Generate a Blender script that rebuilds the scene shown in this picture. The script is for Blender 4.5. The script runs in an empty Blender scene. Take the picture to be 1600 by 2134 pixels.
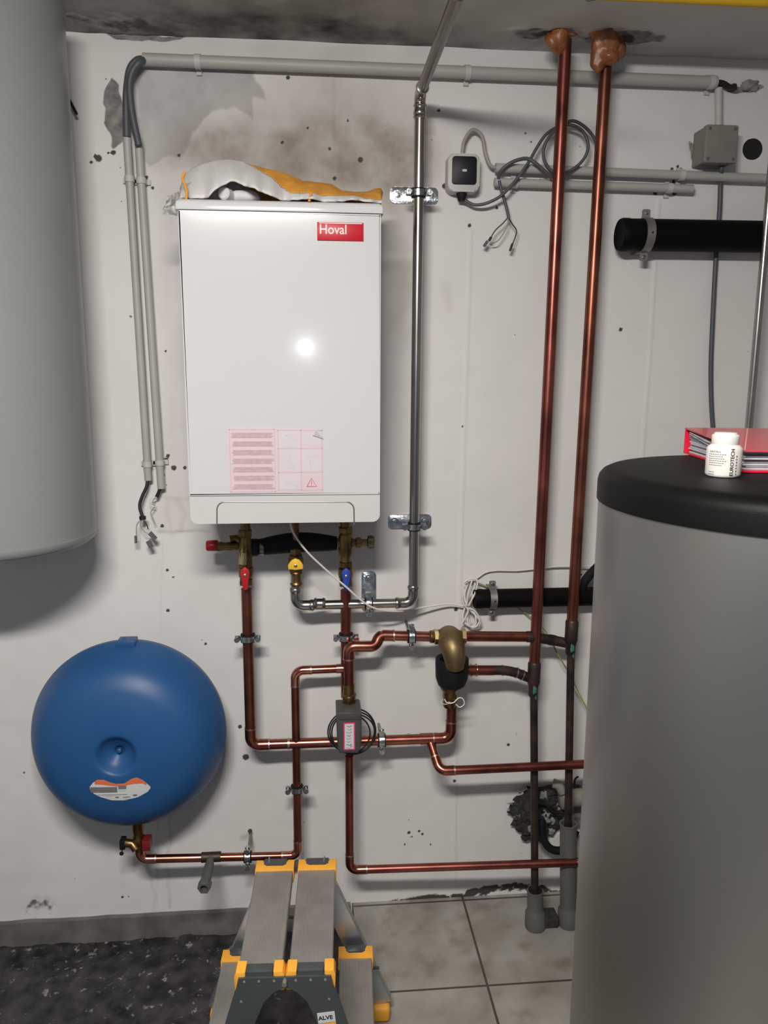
import bpy, bmesh, math, random
import numpy as np
from mathutils import Vector, Matrix, noise as mnoise

# ------------------------------------------------------------------ camera, world, lights, exposure
SC = bpy.context.scene
COL = SC.collection
F_PX = 1640.0
_d = Vector((-42, 8930, F_PX)).normalized()
_r = Vector((17960, 0, F_PX)); _r = (_r - _d*_r.dot(_d)).normalized()
_n = _r.cross(_d)
CAM = Vector((0, -2.1, 1.56))
cd = bpy.data.cameras.new('camera'); cam = bpy.data.objects.new('camera', cd); COL.objects.link(cam)
cd.sensor_fit = 'HORIZONTAL'; cd.sensor_width = 36; cd.lens = F_PX/1600*36; cd.clip_start = .02
def _tw(v): return Vector((v.dot(_r), v.dot(_n), -v.dot(_d)))
X_, Y_, Z_ = _tw(Vector((1, 0, 0))), _tw(Vector((0, -1, 0))), _tw(Vector((0, 0, -1)))
cam.matrix_world = Matrix(((X_.x, Y_.x, Z_.x, CAM.x), (X_.y, Y_.y, Z_.y, CAM.y), (X_.z, Y_.z, Z_.z, CAM.z), (0, 0, 0, 1)))
SC.camera = cam
SC.view_settings.view_transform = 'Standard'; SC.view_settings.look = 'None'
SC.view_settings.gamma = 1; SC.view_settings.use_curve_mapping = False
SC.view_settings.exposure = -0.09

w = bpy.data.worlds.new('world'); SC.world = w; w.use_nodes = True
w.node_tree.nodes['Background'].inputs[0].default_value = (.45, .66, 1, 1)
w.node_tree.nodes['Background'].inputs[1].default_value = .19

def lamp(name, kind, loc, energy, color, **kw):
    l = bpy.data.lights.new(name, kind); l.energy = energy; l.color = color
    for k, v in kw.items(): setattr(l, k, v)
    o = bpy.data.objects.new(name, l); COL.objects.link(o); o.location = loc
    return o
tube_light = lamp('ceiling_tube_light', 'AREA', (-.22, -2.04, 2.285), 60, (1, .945, .885), shape='RECTANGLE', size=.60, size_y=.12)
tube_light.rotation_euler = (math.radians(22), 0, math.radians(6))
phone_torch = lamp('phone_torch', 'POINT', (-.028, -2.11, 1.645), 1.8, (.88, .94, 1), shadow_soft_size=.026)

def ray(px, py): return _tw(Vector((px-800, py-1067, F_PX)))
def at(px, py, Y):
    v = ray(px, py); return CAM + v*((Y-CAM.y)/v.y)
def atz(px, py, z):
    v = ray(px, py); return CAM + v*((z-CAM.z)/v.z)
V = Vector
R = math.radians
RND = random.Random(7)

# ------------------------------------------------------------------ materials
def mat(name, col, rough=.5, metal=0, var=.0, scale=20, bump=0, bscale=None, col2=None, coat=0, spec=.5, rvar=0, alpha=1, trans=0):
    m = bpy.data.materials.new(name); m.use_nodes = True
    N, L = m.node_tree.nodes, m.node_tree.links
    b = N['Principled BSDF']
    b.inputs['Base Color'].default_value = (*col, 1); b.inputs['Roughness'].default_value = rough
    b.inputs['Metallic'].default_value = metal; b.inputs['Specular IOR Level'].default_value = spec
    b.inputs['Coat Weight'].default_value = coat; b.inputs['Alpha'].default_value = alpha
    b.inputs['Transmission Weight'].default_value = trans
    tc = N.new('ShaderNodeTexCoord')
    nz = N.new('ShaderNodeTexNoise'); nz.inputs['Scale'].default_value = scale; nz.inputs['Detail'].default_value = 6
    L.new(tc.outputs['Object'], nz.inputs['Vector'])
    if col2 is None: col2 = tuple(max(0, c*(1-var)) for c in col)
    rp = N.new('ShaderNodeValToRGB'); rp.color_ramp.elements[0].position = .35; rp.color_ramp.elements[1].position = .65
    rp.color_ramp.elements[0].color = (*col2, 1); rp.color_ramp.elements[1].color = (*col, 1)
    L.new(nz.outputs['Fac'], rp.inputs['Fac']); L.new(rp.outputs['Color'], b.inputs['Base Color'])
    if rvar:
        mr = N.new('ShaderNodeMapRange'); mr.inputs['To Min'].default_value = max(0, rough-rvar); mr.inputs['To Max'].default_value = rough+rvar
        L.new(nz.outputs['Fac'], mr.inputs['Value']); L.new(mr.outputs['Result'], b.inputs['Roughness'])
    if bump:
        n2 = N.new('ShaderNodeTexNoise'); n2.inputs['Scale'].default_value = bscale or scale*4; n2.inputs['Detail'].default_value = 4
        L.new(tc.outputs['Object'], n2.inputs['Vector'])
        bp = N.new('ShaderNodeBump'); bp.inputs['Strength'].default_value = bump; bp.inputs['Distance'].default_value = .002
        L.new(n2.outputs['Fac'], bp.inputs['Height']); L.new(bp.outputs['Normal'], b.inputs['Normal'])
    return m

M = dict(
    enamel=mat('white_enamel', (.60, .605, .61), .11, var=.01, coat=.3, scale=3),
    enamel_lo=mat('white_plastic', (.57, .57, .56), .3, var=.02),
    seam=mat('seam_dark', (.10, .10, .10), .6),
    chrome_line=mat('grey_trim', (.20, .20, .205), .35, .5),
    red_badge=mat('red_badge', (.50, .008, .022), .4, var=.03, spec=.3),
    badge_txt=mat('badge_lettering', (.80, .62, .62), .4),
    pink=mat('pink_sheet', (.66, .53, .565), .45, var=.03),
    pink_pale=mat('pale_sheet', (.62, .575, .60), .45, var=.03),
    pink_line=mat('pink_print', (.50, .36, .395), .6, var=.2, scale=120),
    pink_red=mat('red_print', (.68, .16, .2), .6),
    grey_line=mat('grey_print', (.5, .46, .5), .6),
    tank_grey=mat('grey_vinyl', (.24, .255, .255), .34, var=.04, scale=2, bump=.05, bscale=60),
    tank_silver=mat('silver_grey_vinyl', (.37, .37, .355), .40, var=.03, scale=2, bump=.04, bscale=80, metal=.92),
    lid=mat('black_plastic', (.0045, .0048, .0045), .52, var=.15, bump=.12, bscale=500, spec=.16),
    blue=mat('blue_paint', (.017, .085, .235), .44, var=.06, scale=5, bump=.06, bscale=90, spec=.38),
    blue_tab=mat('blue_paint_tab', (.02, .085, .22), .4),
    copper=mat('copper', (.47, .17, .12), .26, 1, col2=(.28, .09, .065), scale=14, rvar=.07, bump=.08),
    copper_old=mat('brown_copper', (.29, .105, .068), .34, .93, col2=(.15, .052, .036), scale=9, rvar=.08, bump=.1),
    copper_red=mat('reddish_copper', (.34, .105, .082), .32, .94, col2=(.17, .052, .042), scale=9, rvar=.08, bump=.1),
    copper_new=mat('bright_copper', (.72, .30, .22), .2, 1, col2=(.5, .19, .14), scale=30, rvar=.06),
    copper_dark=mat('tarnished_copper', (.085, .055, .045), .5, .7, col2=(.03, .027, .026), scale=22, rvar=.1, bump=.2),
    solder=mat('solder_ring', (.55, .48, .44), .35, 1, var=.3, scale=60),
    verdigris=mat('verdigris', (.05, .22, .18), .85, var=.4, scale=90, bump=.5),
    steel=mat('stainless_steel', (.46, .44, .41), .24, 1, var=.12, scale=12, rvar=.05),
    steel_dk=mat('dull_steel', (.27, .26, .25), .33, 1, var=.2, scale=12, rvar=.06),
    zinc=mat('zinc_plated_steel', (.66, .69, .70), .22, 1, var=.35, scale=60, rvar=.1, bump=.3),
    zinc_dk=mat('galvanised_strap', (.30, .30, .28), .5, .8, var=.2, scale=30, bump=.1),
    brass=mat('brass', (.30, .20, .085), .38, 1, col2=(.15, .095, .045), scale=25, rvar=.08, bump=.2),
    brass_lt=mat('bright_brass', (.72, .55, .30), .26, 1, var=.2, scale=40),
    bronze=mat('cast_bronze', (.27, .195, .10), .5, .85, col2=(.17, .12, .06), scale=18, bump=.3),
    rubber=mat('black_rubber', (.008, .008, .009), .65, spec=.25),
    blackpipe=mat('black_pipe', (.003, .003, .003), .6, var=.1, bump=.05, spec=.1),
    blackish=mat('blue_black_plastic', (.008, .012, .026), .5, spec=.3),
    conduit=mat('grey_conduit', (.40, .40, .375), .5, var=.07, scale=8),
    conduit_w=mat('painted_conduit', (.50, .49, .47), .55, var=.05, scale=8),
    cable=mat('dark_grey_cable', (.075, .082, .09), .5, var=.1),
    cable_blk=mat('black_cable', (.01, .01, .011), .5),
    cable_lt=mat('beige_cable', (.33, .31, .27), .5, var=.1),
    cable_w=mat('white_cable', (.72, .69, .66), .45, var=.06),
    cable_yg=mat('yellow_green_cable', (.42, .40, .10), .5, col2=(.10, .22, .06), scale=45),
    red=mat('red_plastic', (.45, .012, .02), .35, var=.05),
    red_dk=mat('dark_red_plastic', (.16, .01, .012), .45),
    bluep=mat('blue_plastic', (.02, .06, .38), .35, var=.05),
    yellow=mat('yellow_plastic', (.82, .50, .03), .4, var=.04),
    yellowpipe=mat('yellow_paint', (.72, .45, .02), .45, var=.06),
    orange=mat('orange_plastic', (.90, .42, .045), .5, var=.08, scale=30),
    foam=mat('expanding_foam', (.33, .125, .045), .38, col2=(.17, .06, .022), scale=28, bump=.9, bscale=55),
    alu=mat('brushed_aluminium', (.40, .38, .355), .48, .6, var=.2, scale=14, rvar=.08, bump=.1),
    alu_dk=mat('grey_coated_steel', (.10, .115, .118), .42, .5, var=.1, scale=10, bump=.1),
    alu_lt=mat('stile_aluminium', (.50, .54, .56), .35, .85, var=.12, scale=9, rvar=.08),
    box_dk=mat('dark_grey_plastic', (.062, .063, .061), .45, var=.05),
    box_blk=mat('black_panel', (.010, .011, .014), .45, spec=.25),
    box_lt=mat('light_grey_plastic', (.50, .50, .48), .45, var=.04),
    jbox=mat('dusty_grey_plastic', (.21, .205, .185), .6, var=.14, scale=14, bump=.1),
    beige=mat('beige_plastic', (.26, .25, .21), .55, var=.2, scale=30, bump=.2),
    greypvc=mat('grey_pvc', (.105, .107, .096), .55, var=.12, scale=14, bump=.1),
    cloth=mat('white_cotton', (.66, .65, .645), .9, var=.05, scale=15, bump=.3, bscale=900),
    cloth_o=mat('orange_cotton', (.78, .36, .045), .9, col2=(.60, .25, .03), scale=25, bump=.3, bscale=900),
    plasticbag=mat('clear_plastic_film', (.62, .62, .60), .35, var=.3, scale=30, alpha=.75),
    binder=mat('red_binder_cover', (.72, .075, .095), .3, var=.05, coat=.3),
    binder_in=mat('red_binder_edge', (.80, .012, .05), .35, var=.03),
    paper=mat('stacked_paper', (.62, .64, .68), .7, var=.15, scale=60),
    paper_b=mat('blue_grey_paper', (.33, .38, .46), .6, var=.2, scale=60),
    bottle=mat('white_bottle_plastic', (.82, .80, .75), .38, var=.02),
    ink=mat('black_print', (.02, .02, .022), .6),
    ink_lt=mat('grey_black_print', (.16, .16, .17), .6),
    sticker=mat('white_sticker', (.62, .63, .64), .45, var=.03),
    orange_red=mat('orange_print', (.70, .16, .06), .45),
    pinkred=mat('pink_red_print', (.72, .04, .13), .45),
    rubble_and_shade=mat('dark_rubble_and_shade', (.035, .035, .032), .9, col2=(.015, .015, .014), scale=60, bump=.8),  # dark rubble colour, also used as painted shade at the sleeve base
    rubble_l=mat('grey_rubble', (.30, .30, .28), .9, var=.4, scale=60, bump=.8),
    hole=mat('hole_dark', (.012, .012, .012), .9),
    concrete=mat('bare_concrete', (.155, .15, .14), .85, col2=(.09, .088, .082), scale=14, bump=.5),
    plain_wall=mat('side_wall_paint', (.42, .42, .405), .8, var=.08, scale=3, bump=.1),
)

# ------------------------------------------------------------------ mesh building
def arc(c, a, b, ang, n):  # c + cos*a + sin*b
    return [c + a*math.cos(ang*i/n) + b*math.sin(ang*i/n) for i in range(n+1)]
def fillet(pts, rad, n=8):
    pts = [V(p) for p in pts]; out = [pts[0]]
    for i in range(1, len(pts)-1):
        p, a, b = pts[i], (pts[i-1]-pts[i]), (pts[i+1]-pts[i])
        la, lb = a.length, b.length; a.normalize(); b.normalize()
        th = a.angle(b)
        if th > math.pi-.02: out.append(p); continue
        t = min(rad/math.tan(th/2), la*.49, lb*.49); rr = t*math.tan(th/2)
        c = p + (a+b).normalized()*(rr/math.sin(th/2))
        u = (p+a*t)-c; v = (p+b*t)-c; w_ = u.angle(v)
        for k in range(n+1):
            s = k/n
            out.append(c + (u*math.sin((1-s)*w_) + v*math.sin(s*w_))/math.sin(w_))
    out.append(pts[-1]); return out
def spline(pts, n=8):
    P = [V(p) for p in pts]; P = [P[0]*2-P[1]] + P + [P[-1]*2-P[-2]]; out = []
    for i in range(1, len(P)-2):
        for k in range(n):
            t = k/n; a, b, c, d = P[i-1:i+3]
            out.append(.5*((2*b) + (c-a)*t + (2*a-5*b+4*c-d)*t*t + (3*b-a-3*c+d)*t**3))
    out.append(P[-2]); return out
def basis(ax):
    ax = V(ax).normalized(); u = V((0, 0, 1)).cross(ax)
    if u.length < .1: u = V((1, 0, 0)).cross(ax)
    u.normalize(); return ax, u, ax.cross(u)

class MB:
    def __init__(s): s.v = []; s.f = []
    def add(s, vs, fs):
        o = len(s.v); s.v += [V(p) for p in vs]; s.f += [[i+o for i in f] for f in fs]; return s
    def tube(s, path, r, seg=20, caps=True, flat=None):
        path = [V(p) for p in path]; n = len(path)
        L = [0]
        for i in range(1, n): L.append(L[-1]+(path[i]-path[i-1]).length)
        T = []
        for i in range(n):
            t = path[min(i+1, n-1)]-path[max(i-1, 0)]; T.append(t.normalized() if t.length > 1e-9 else (T[-1] if T else V((0, 0, 1))))
        _, u, _w = basis(T[0]); vs = []
        for i in range(n):
            u = (u-T[i]*u.dot(T[i])).normalized(); v_ = T[i].cross(u)
            rr = r(L[i], L[-1]) if callable(r) else r
            for k in range(seg):
                a = 2*math.pi*k/seg; vs.append(path[i]+u*(math.cos(a)*rr)+v_*(math.sin(a)*rr*(flat or 1)))
        fs = [[i*seg+k, i*seg+(k+1) % seg, (i+1)*seg+(k+1) % seg, (i+1)*seg+k] for i in range(n-1) for k in range(seg)]
        if caps: fs += [list(range(seg))[::-1], [(n-1)*seg+k for k in range(seg)]]
        return s.add(vs, fs)
    def lathe(s, prof, o, ax, seg=32, closed=False, rot=0):  # prof: (radius, height)
        ax, u, w_ = basis(ax); o = V(o); vs = []; n = len(prof)
        for (r, h) in prof:
            for k in range(seg):
                a = 2*math.pi*k/seg+rot; vs.append(o+ax*h+u*(math.cos(a)*r)+w_*(math.sin(a)*r))
        m = n if closed else n-1
        fs = [[i*seg+k, i*seg+(k+1) % seg, ((i+1) % n)*seg+(k+1) % seg, ((i+1) % n)*seg+k] for i in range(m) for k in range(seg)]
        if not closed:
            if prof[0][0] > 1e-6: fs.append(list(range(seg))[::-1])
            if prof[-1][0] > 1e-6: fs.append([(n-1)*seg+k for k in range(seg)])
        return s.add(vs, fs)
    def cyl(s, a, b, r, seg=20, bev=0):
        a, b = V(a), V(b); h = (b-a).length
        p = [(r, 0), (r, h)] if not bev else [(r-bev, 0), (r, bev), (r, h-bev), (r-bev, h)]
        return s.lathe(p, a, b-a, seg)
    def ring(s, o, ax, r0, r1, hw, seg=28): return s.lathe([(r0, -hw), (r1, -hw), (r1, hw), (r0, hw)], o, ax, seg, closed=True)
    def nut(s, o, ax, r, h, rot=0): return s.lathe([(r*.9, 0), (r, h*.12), (r, h*.88), (r*.9, h)], o, ax, 6, rot=rot)
    def box(s, lo, hi, bev=0, seg=2, M_=None):
        bm = bmesh.new(); bmesh.ops.create_cube(bm, size=1)
        lo, hi = V(lo), V(hi)
        for v in bm.verts: v.co = V([(lo[i]+hi[i])/2+v.co[i]*(hi[i]-lo[i]) for i in range(3)])
        if bev: bmesh.ops.bevel(bm, geom=bm.edges[:], offset=bev, segments=seg, profile=.5, affect='EDGES')
        return s._bm(bm, M_)
    def _bm(s, bm, M_=None):
        bm.verts.index_update(); s.add([(M_ @ v.co) if M_ else v.co.copy() for v in bm.verts], [[v.index for v in f.verts] for f in bm.faces]); bm.free(); return s
    def prism(s, poly, o, u, v, depth, bev=0, seg=2, both=False):  # polygon in u,v plane extruded along u x v * depth
        o, u, v = V(o), V(u), V(v); nrm = u.cross(v).normalized()*depth
        bm = bmesh.new(); a = [bm.verts.new(o+u*p[0]+v*p[1]) for p in poly]; b = [bm.verts.new(o+u*p[0]+v*p[1]+nrm) for p in poly]
        n = len(poly); bm.faces.new(a[::-1]); top = bm.faces.new(b)
        for i in range(n): bm.faces.new((a[i], a[(i+1) % n], b[(i+1) % n], b[i]))
        if bev: bmesh.ops.bevel(bm, geom=list(top.edges), offset=bev, segments=seg, profile=.5, affect='EDGES')
        return s._bm(bm)
    def grid(s, P):
        n, m = len(P), len(P[0])
        return s.add([p for row in P for p in row], [[i*m+j, (i+1)*m+j, (i+1)*m+j+1, i*m+j+1] for i in range(n-1) for j in range(m-1)])
    def text(s, string, size, o, u, v, extrude=.0004, align='LEFT', sx=1, font_off=0, fn=None):
        cu = bpy.data.curves.new('t', 'FONT'); cu.body = string; cu.size = size; cu.extrude = extrude; cu.align_x = align; cu.offset = font_off
        ob = bpy.data.objects.new('t', cu); COL.objects.link(ob)
        me = bpy.data.meshes.new_from_object(ob.evaluated_get(bpy.context.evaluated_depsgraph_get()))
        u, v = V(u).normalized(), V(v).normalized(); nn = u.cross(v)
        vs = [(fn(p.co.x*sx, p.co.y, p.co.z) if fn else V(o)+u*(p.co.x*sx)+v*p.co.y+nn*p.co.z) for p in me.vertices]
        s.add(vs, [list(f.vertices) for f in me.polygons])
        bpy.data.objects.remove(ob); bpy.data.curves.remove(cu); bpy.data.meshes.remove(me); return s
    def blob(s, c, r, seed=0, amp=.35, sub=3, fr=1.0, sc=(1, 1, 1)):
        bm = bmesh.new(); bmesh.ops.create_icosphere(bm, subdivisions=sub, radius=1)
        for v in bm.verts:
            q = v.co.copy(); k = 1+amp*mnoise.noise(q*1.3*fr+V((seed*3.1, seed*1.7, seed)))+amp*.5*mnoise.noise(q*3*fr+V((seed, 5, 1)))
            v.co = V(c)+V((q.x*sc[0], q.y*sc[1], q.z*sc[2]))*k*r
        return s._bm(bm)
    def obj(s, name, m, parent=None, smooth=40, label=None):
        origin = parent.get('_o') if parent else None
        o3 = V(origin) if origin else V((0, 0, 0))
        me = bpy.data.meshes.new(name); me.from_pydata([tuple(p-o3) for p in s.v], [], s.f); me.update()
        bm = bmesh.new(); bm.from_mesh(me); bmesh.ops.recalc_face_normals(bm, faces=bm.faces[:]); bm.to_mesh(me); bm.free()
        if smooth:
            me.shade_smooth(); me.set_sharp_from_angle(angle=R(smooth))
        me.materials.append(M[m] if isinstance(m, str) else m)
        ob = bpy.data.objects.new(name, me); COL.objects.link(ob)
        if parent: ob.parent = parent; ob['_o'] = tuple(o3)
        if label: ob['label'] = label
        return ob

THINGS = []
def thing(name, label, cat, loc=(0, 0, 0), group=None, rotz=0, local=False):
    o = bpy.data.objects.new(name, None); COL.objects.link(o); o.location = loc; o.rotation_euler = (0, 0, rotz)
    o.empty_display_size = .05; o['label'] = label; o['category'] = cat
    if group: o['group'] = group
    o['_o'] = (0, 0, 0) if local else tuple(loc)
    return o
def struct(o): o['kind'] = 'structure'; return o

# ------------------------------------------------------------------ wall with its stains, patches and seams
def px_w(px, py, Y=0): p = at(px, py, Y); return p.x, p.z
def smooth01(t): t = np.clip(t, 0, 1); return t*t*(3-2*t)
def poly_field(X, Z, poly, soft):
    P = np.array(poly); n = len(P); ins = np.zeros(X.shape, bool); dist = np.full(X.shape, 9.)
    for i in range(n):
        x0, z0 = P[i]; x1, z1 = P[(i+1) % n]
        if z1 != z0: ins ^= ((z0 > Z) != (z1 > Z)) & (X < (x1-x0)*(Z-z0)/(z1-z0)+x0)
        dx, dz = x1-x0, z1-z0; t = np.clip(((X-x0)*dx+(Z-z0)*dz)/(dx*dx+dz*dz), 0, 1)
        dist = np.minimum(dist, np.hypot(X-x0-t*dx, Z-z0-t*dz))
    return np.clip(.5+np.where(ins, dist, -dist)/soft, 0, 1)
def line_field(X, Z, pts, wd):
    dist = np.full(X.shape, 9.)
    for (x0, z0), (x1, z1) in zip(pts[:-1], pts[1:]):
        dx, dz = x1-x0, z1-z0; t = np.clip(((X-x0)*dx+(Z-z0)*dz)/(dx*dx+dz*dz), 0, 1)
        dist = np.minimum(dist, np.hypot(X-x0-t*dx, Z-z0-t*dz))
    return np.clip(1-dist/wd, 0, 1)
def vnoise(X, Z, fr, seed=0):
    rs = np.random.RandomState(seed); G = rs.rand(256, 256); x = X*fr+37.3; z = Z*fr+11.7
    xi, zi = np.floor(x).astype(int), np.floor(z).astype(int); fx, fz = smooth01(x-xi), smooth01(z-zi)
    g = lambda a, b: G[a % 256, b % 256]
    return (g(xi, zi)*(1-fx)+g(xi+1, zi)*fx)*(1-fz)+(g(xi, zi+1)*(1-fx)+g(xi+1, zi+1)*fx)*fz

def painted(name, xs, zs, place, fields, material, hole=None):
    X, Z = np.meshgrid(xs, zs); nx, nz = len(xs), len(zs)
    col, disp = fields(X, Z)
    keep = np.ones((nz-1, nx-1), bool)
    if hole:
        hx, hz, hr = hole; Dc = np.hypot(X-hx, Z-hz)
        cx, cz = (X[:-1, :-1]+X[1:, 1:])/2, (Z[:-1, :-1]+Z[1:, 1:])/2
        keep = np.hypot(cx-hx, cz-hz) > hr
        near = (Dc < hr*1.0+.0052) & (Dc > 1e-6)
        touch = np.zeros_like(near)
        k = keep
        t1 = np.zeros(X.shape, int); t1[:-1, :-1] += k; t1[1:, :-1] += k; t1[:-1, 1:] += k; t1[1:, 1:] += k
        edge = (t1 < 4) & (t1 > 0) & (Dc < hr+.02)
        X = np.where(edge, hx+(X-hx)*hr/Dc, X); Z = np.where(edge, hz+(Z-hz)*hr/Dc, Z)
    P = place(X, Z, disp).reshape(-1, 3)
    idx = np.arange(nx*nz).reshape(nz, nx)
    Q = np.stack([idx[:-1, :-1], idx[:-1, 1:], idx[1:, 1:], idx[1:, :-1]], -1)[keep]
    me = bpy.data.meshes.new(name); me.vertices.add(nx*nz); me.vertices.foreach_set('co', P.ravel().astype(np.float32))
    nf = len(Q); me.loops.add(nf*4); me.loops.foreach_set('vertex_index', Q.ravel().astype(np.int32))
    me.polygons.add(nf); me.polygons.foreach_set('loop_start', (np.arange(nf)*4).astype(np.int32)); me.update(calc_edges=True); me.validate()
    a = me.color_attributes.new('wear', 'FLOAT_COLOR', 'POINT'); a.data.foreach_set('color', col.reshape(-1, 4).astype(np.float32).ravel())
    me.shade_smooth(); me.materials.append(material)
    o = bpy.data.objects.new(name, me); COL.objects.link(o); return struct(o)

def wear_mat(name, paint, paint2, grey, grey2, brown, fleck=True):
    m = bpy.data.materials.new(name); m.use_nodes = True; N, L = m.node_tree.nodes, m.node_tree.links; b = N['Principled BSDF']
    b.inputs['Roughness'].default_value = .72; b.inputs['Specular IOR Level'].default_value = .3
    tc = N.new('ShaderNodeTexCoord'); at_ = N.new('ShaderNodeAttribute'); at_.attribute_name = 'wear'
    sp = N.new('ShaderNodeSeparateColor'); L.new(at_.outputs['Color'], sp.inputs[0])
    def nz(s, d=6, r=.55):
        n = N.new('ShaderNodeTexNoise'); n.inputs['Scale'].default_value = s; n.inputs['Detail'].default_value = d; n.inputs['Roughness'].default_value = r
        L.new(tc.outputs['Object'], n.inputs['Vector']); return n.outputs['Fac']
    def rng(x, a, c, t0=0, t1=1):
        n = N.new('ShaderNodeMapRange'); n.inputs[1].default_value = a; n.inputs[2].default_value = c; n.inputs[3].default_value = t0; n.inputs[4].default_value = t1
        L.new(x, n.inputs[0]); return n.outputs[0]
    def mth(op, x, y):
        n = N.new('ShaderNodeMath'); n.operation = op
        for i, q in enumerate((x, y)):
            if isinstance(q, (int, float)): n.inputs[i].default_value = q
            else: L.new(q, n.inputs[i])
        return n.outputs[0]
    def mix(f, a, c):
        n = N.new('ShaderNodeMix'); n.data_type = 'RGBA'
        for i, q in ((0, f), (6, a), (7, c)):
            if isinstance(q, tuple): n.inputs[i].default_value = (*q, 1)
            else: L.new(q, n.inputs[i])
        return n.outputs[2]
    n1, n2, n3 = nz(2.2), nz(38), nz(160, 3)
    base = mix(rng(n1, .35, .65), paint, paint2)
    base = mix(rng(n3, .62, .8, 0, .25), base, tuple(c*.8 for c in paint))
    base = mix(mth('MULTIPLY', rng(mth('ADD', at_.outputs['Alpha'], mth('MULTIPLY', mth('SUBTRACT', n2, .5), .4)), .4, .62), rng(nz(9), .3, .7, .45, .95)), base, (.36, .36, .355))
    g = mix(rng(n2, .35, .65), grey, grey2)
    fg = rng(mth('ADD', sp.outputs[1], mth('MULTIPLY', mth('SUBTRACT', n2, .5), .5)), .42, .56)
    c = mix(fg, base, g)
    fb = mth('MULTIPLY', sp.outputs[2], rng(nz(11), .3, .7, .45, 1.0))
    c = mix(fb, c, brown)
    fd = rng(mth('ADD', sp.outputs[0], mth('MULTIPLY', mth('SUBTRACT', nz(230, 2), .5), .35)), .42, .58)
    c = mix(fd, c, (.06, .055, .05))
    if fleck:
        vo = N.new('ShaderNodeTexVoronoi'); vo.inputs['Scale'].default_value = 26; L.new(tc.outputs['Object'], vo.inputs['Vector'])
        vs = N.new('ShaderNodeSeparateColor'); L.new(vo.outputs['Color'], vs.inputs[0])
        rad = rng(vs.outputs[0], .72, 1, 0, .055)
        fl = mth('LESS_THAN', vo.outputs['Distance'], rad)
        c = mix(mth('MULTIPLY', fl, .8), c, (.08, .075, .07))
    L.new(c, b.inputs['Base Color'])
    bp = N.new('ShaderNodeBump'); bp.inputs['Strength'].default_value = .35; bp.inputs['Distance'].default_value = .004
    h = mth('ADD', mth('MULTIPLY', n2, mth('ADD', .22, fg)), mth('MULTIPLY', nz(7), .9)); h = mth('SUBTRACT', h, mth('MULTIPLY', fd, .8))
    L.new(h, bp.inputs['Height']); L.new(bp.outputs['Normal'], b.inputs['Normal'])
    return m
m_wall = wear_mat('wall_paint', (.71, .70, .685), (.655, .65, .635), (.27, .265, .25), (.13, .128, .12), (.20, .15, .115))
m_ceil = wear_mat('ceiling_paint', (.68, .68, .645), (.61, .61, .58), (.38, .38, .38), (.15, .15, .15), (.05, .046, .038), fleck=False)

DOTS = [(600, 162, 6), (205, 330, 10), (190, 338, 5), (198, 325, 5), (236, 318, 7), (226, 319, 4), (345, 732, 4), (272, 660, 4), (978, 470, 6), (964, 889, 4), (1293, 687, 6),
        (1059, 1552, 6), (947, 1627, 6), (428, 1342, 5), (350, 1272, 6), (349, 1188, 5), (338, 1096, 6), (361, 1203, 4), (588, 297, 5), (725, 251, 4), (751, 333, 8), (697, 372, 6),
        (687, 310, 5), (373, 324, 5), (641, 267, 4), (914, 230, 5), (1095, 278, 4), (1106, 295, 4), (1035, 433, 5), (521, 1732, 8), (522, 1738, 7), (255, 1870, 5), (268, 1869, 3), (50, 1610, 4),
        (926, 388, 8), (1412, 347, 5), (512, 1578, 11), (500, 1515, 7), (950, 1270, 7), (362, 975, 8), (345, 960, 9), (300, 962, 6), (340, 990, 6), (350, 950, 6), (385, 975, 6), (360, 1540, 3),
        (1125, 375, 4), (1305, 1310, 3), (852, 1735, 6), (873, 1732, 5), (880, 1738, 5), (858, 1744, 4), (843, 1760, 4), (897, 1760, 4), (1325, 168, 4), (1190, 1545, 3), (615, 1330, 3), (1075, 1530, 3),
        (270, 383, 7), (308, 383, 7), (305, 370, 6), (262, 368, 5), (318, 392, 5), (222, 165, 3), (150, 1390, 3), (1365, 402, 7), (1405, 402, 8), (1405, 378, 8), (1400, 352, 5), (1418, 352, 5)]
LINES_D = [([(480, 862), (470, 900)], 1.2)]
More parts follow.
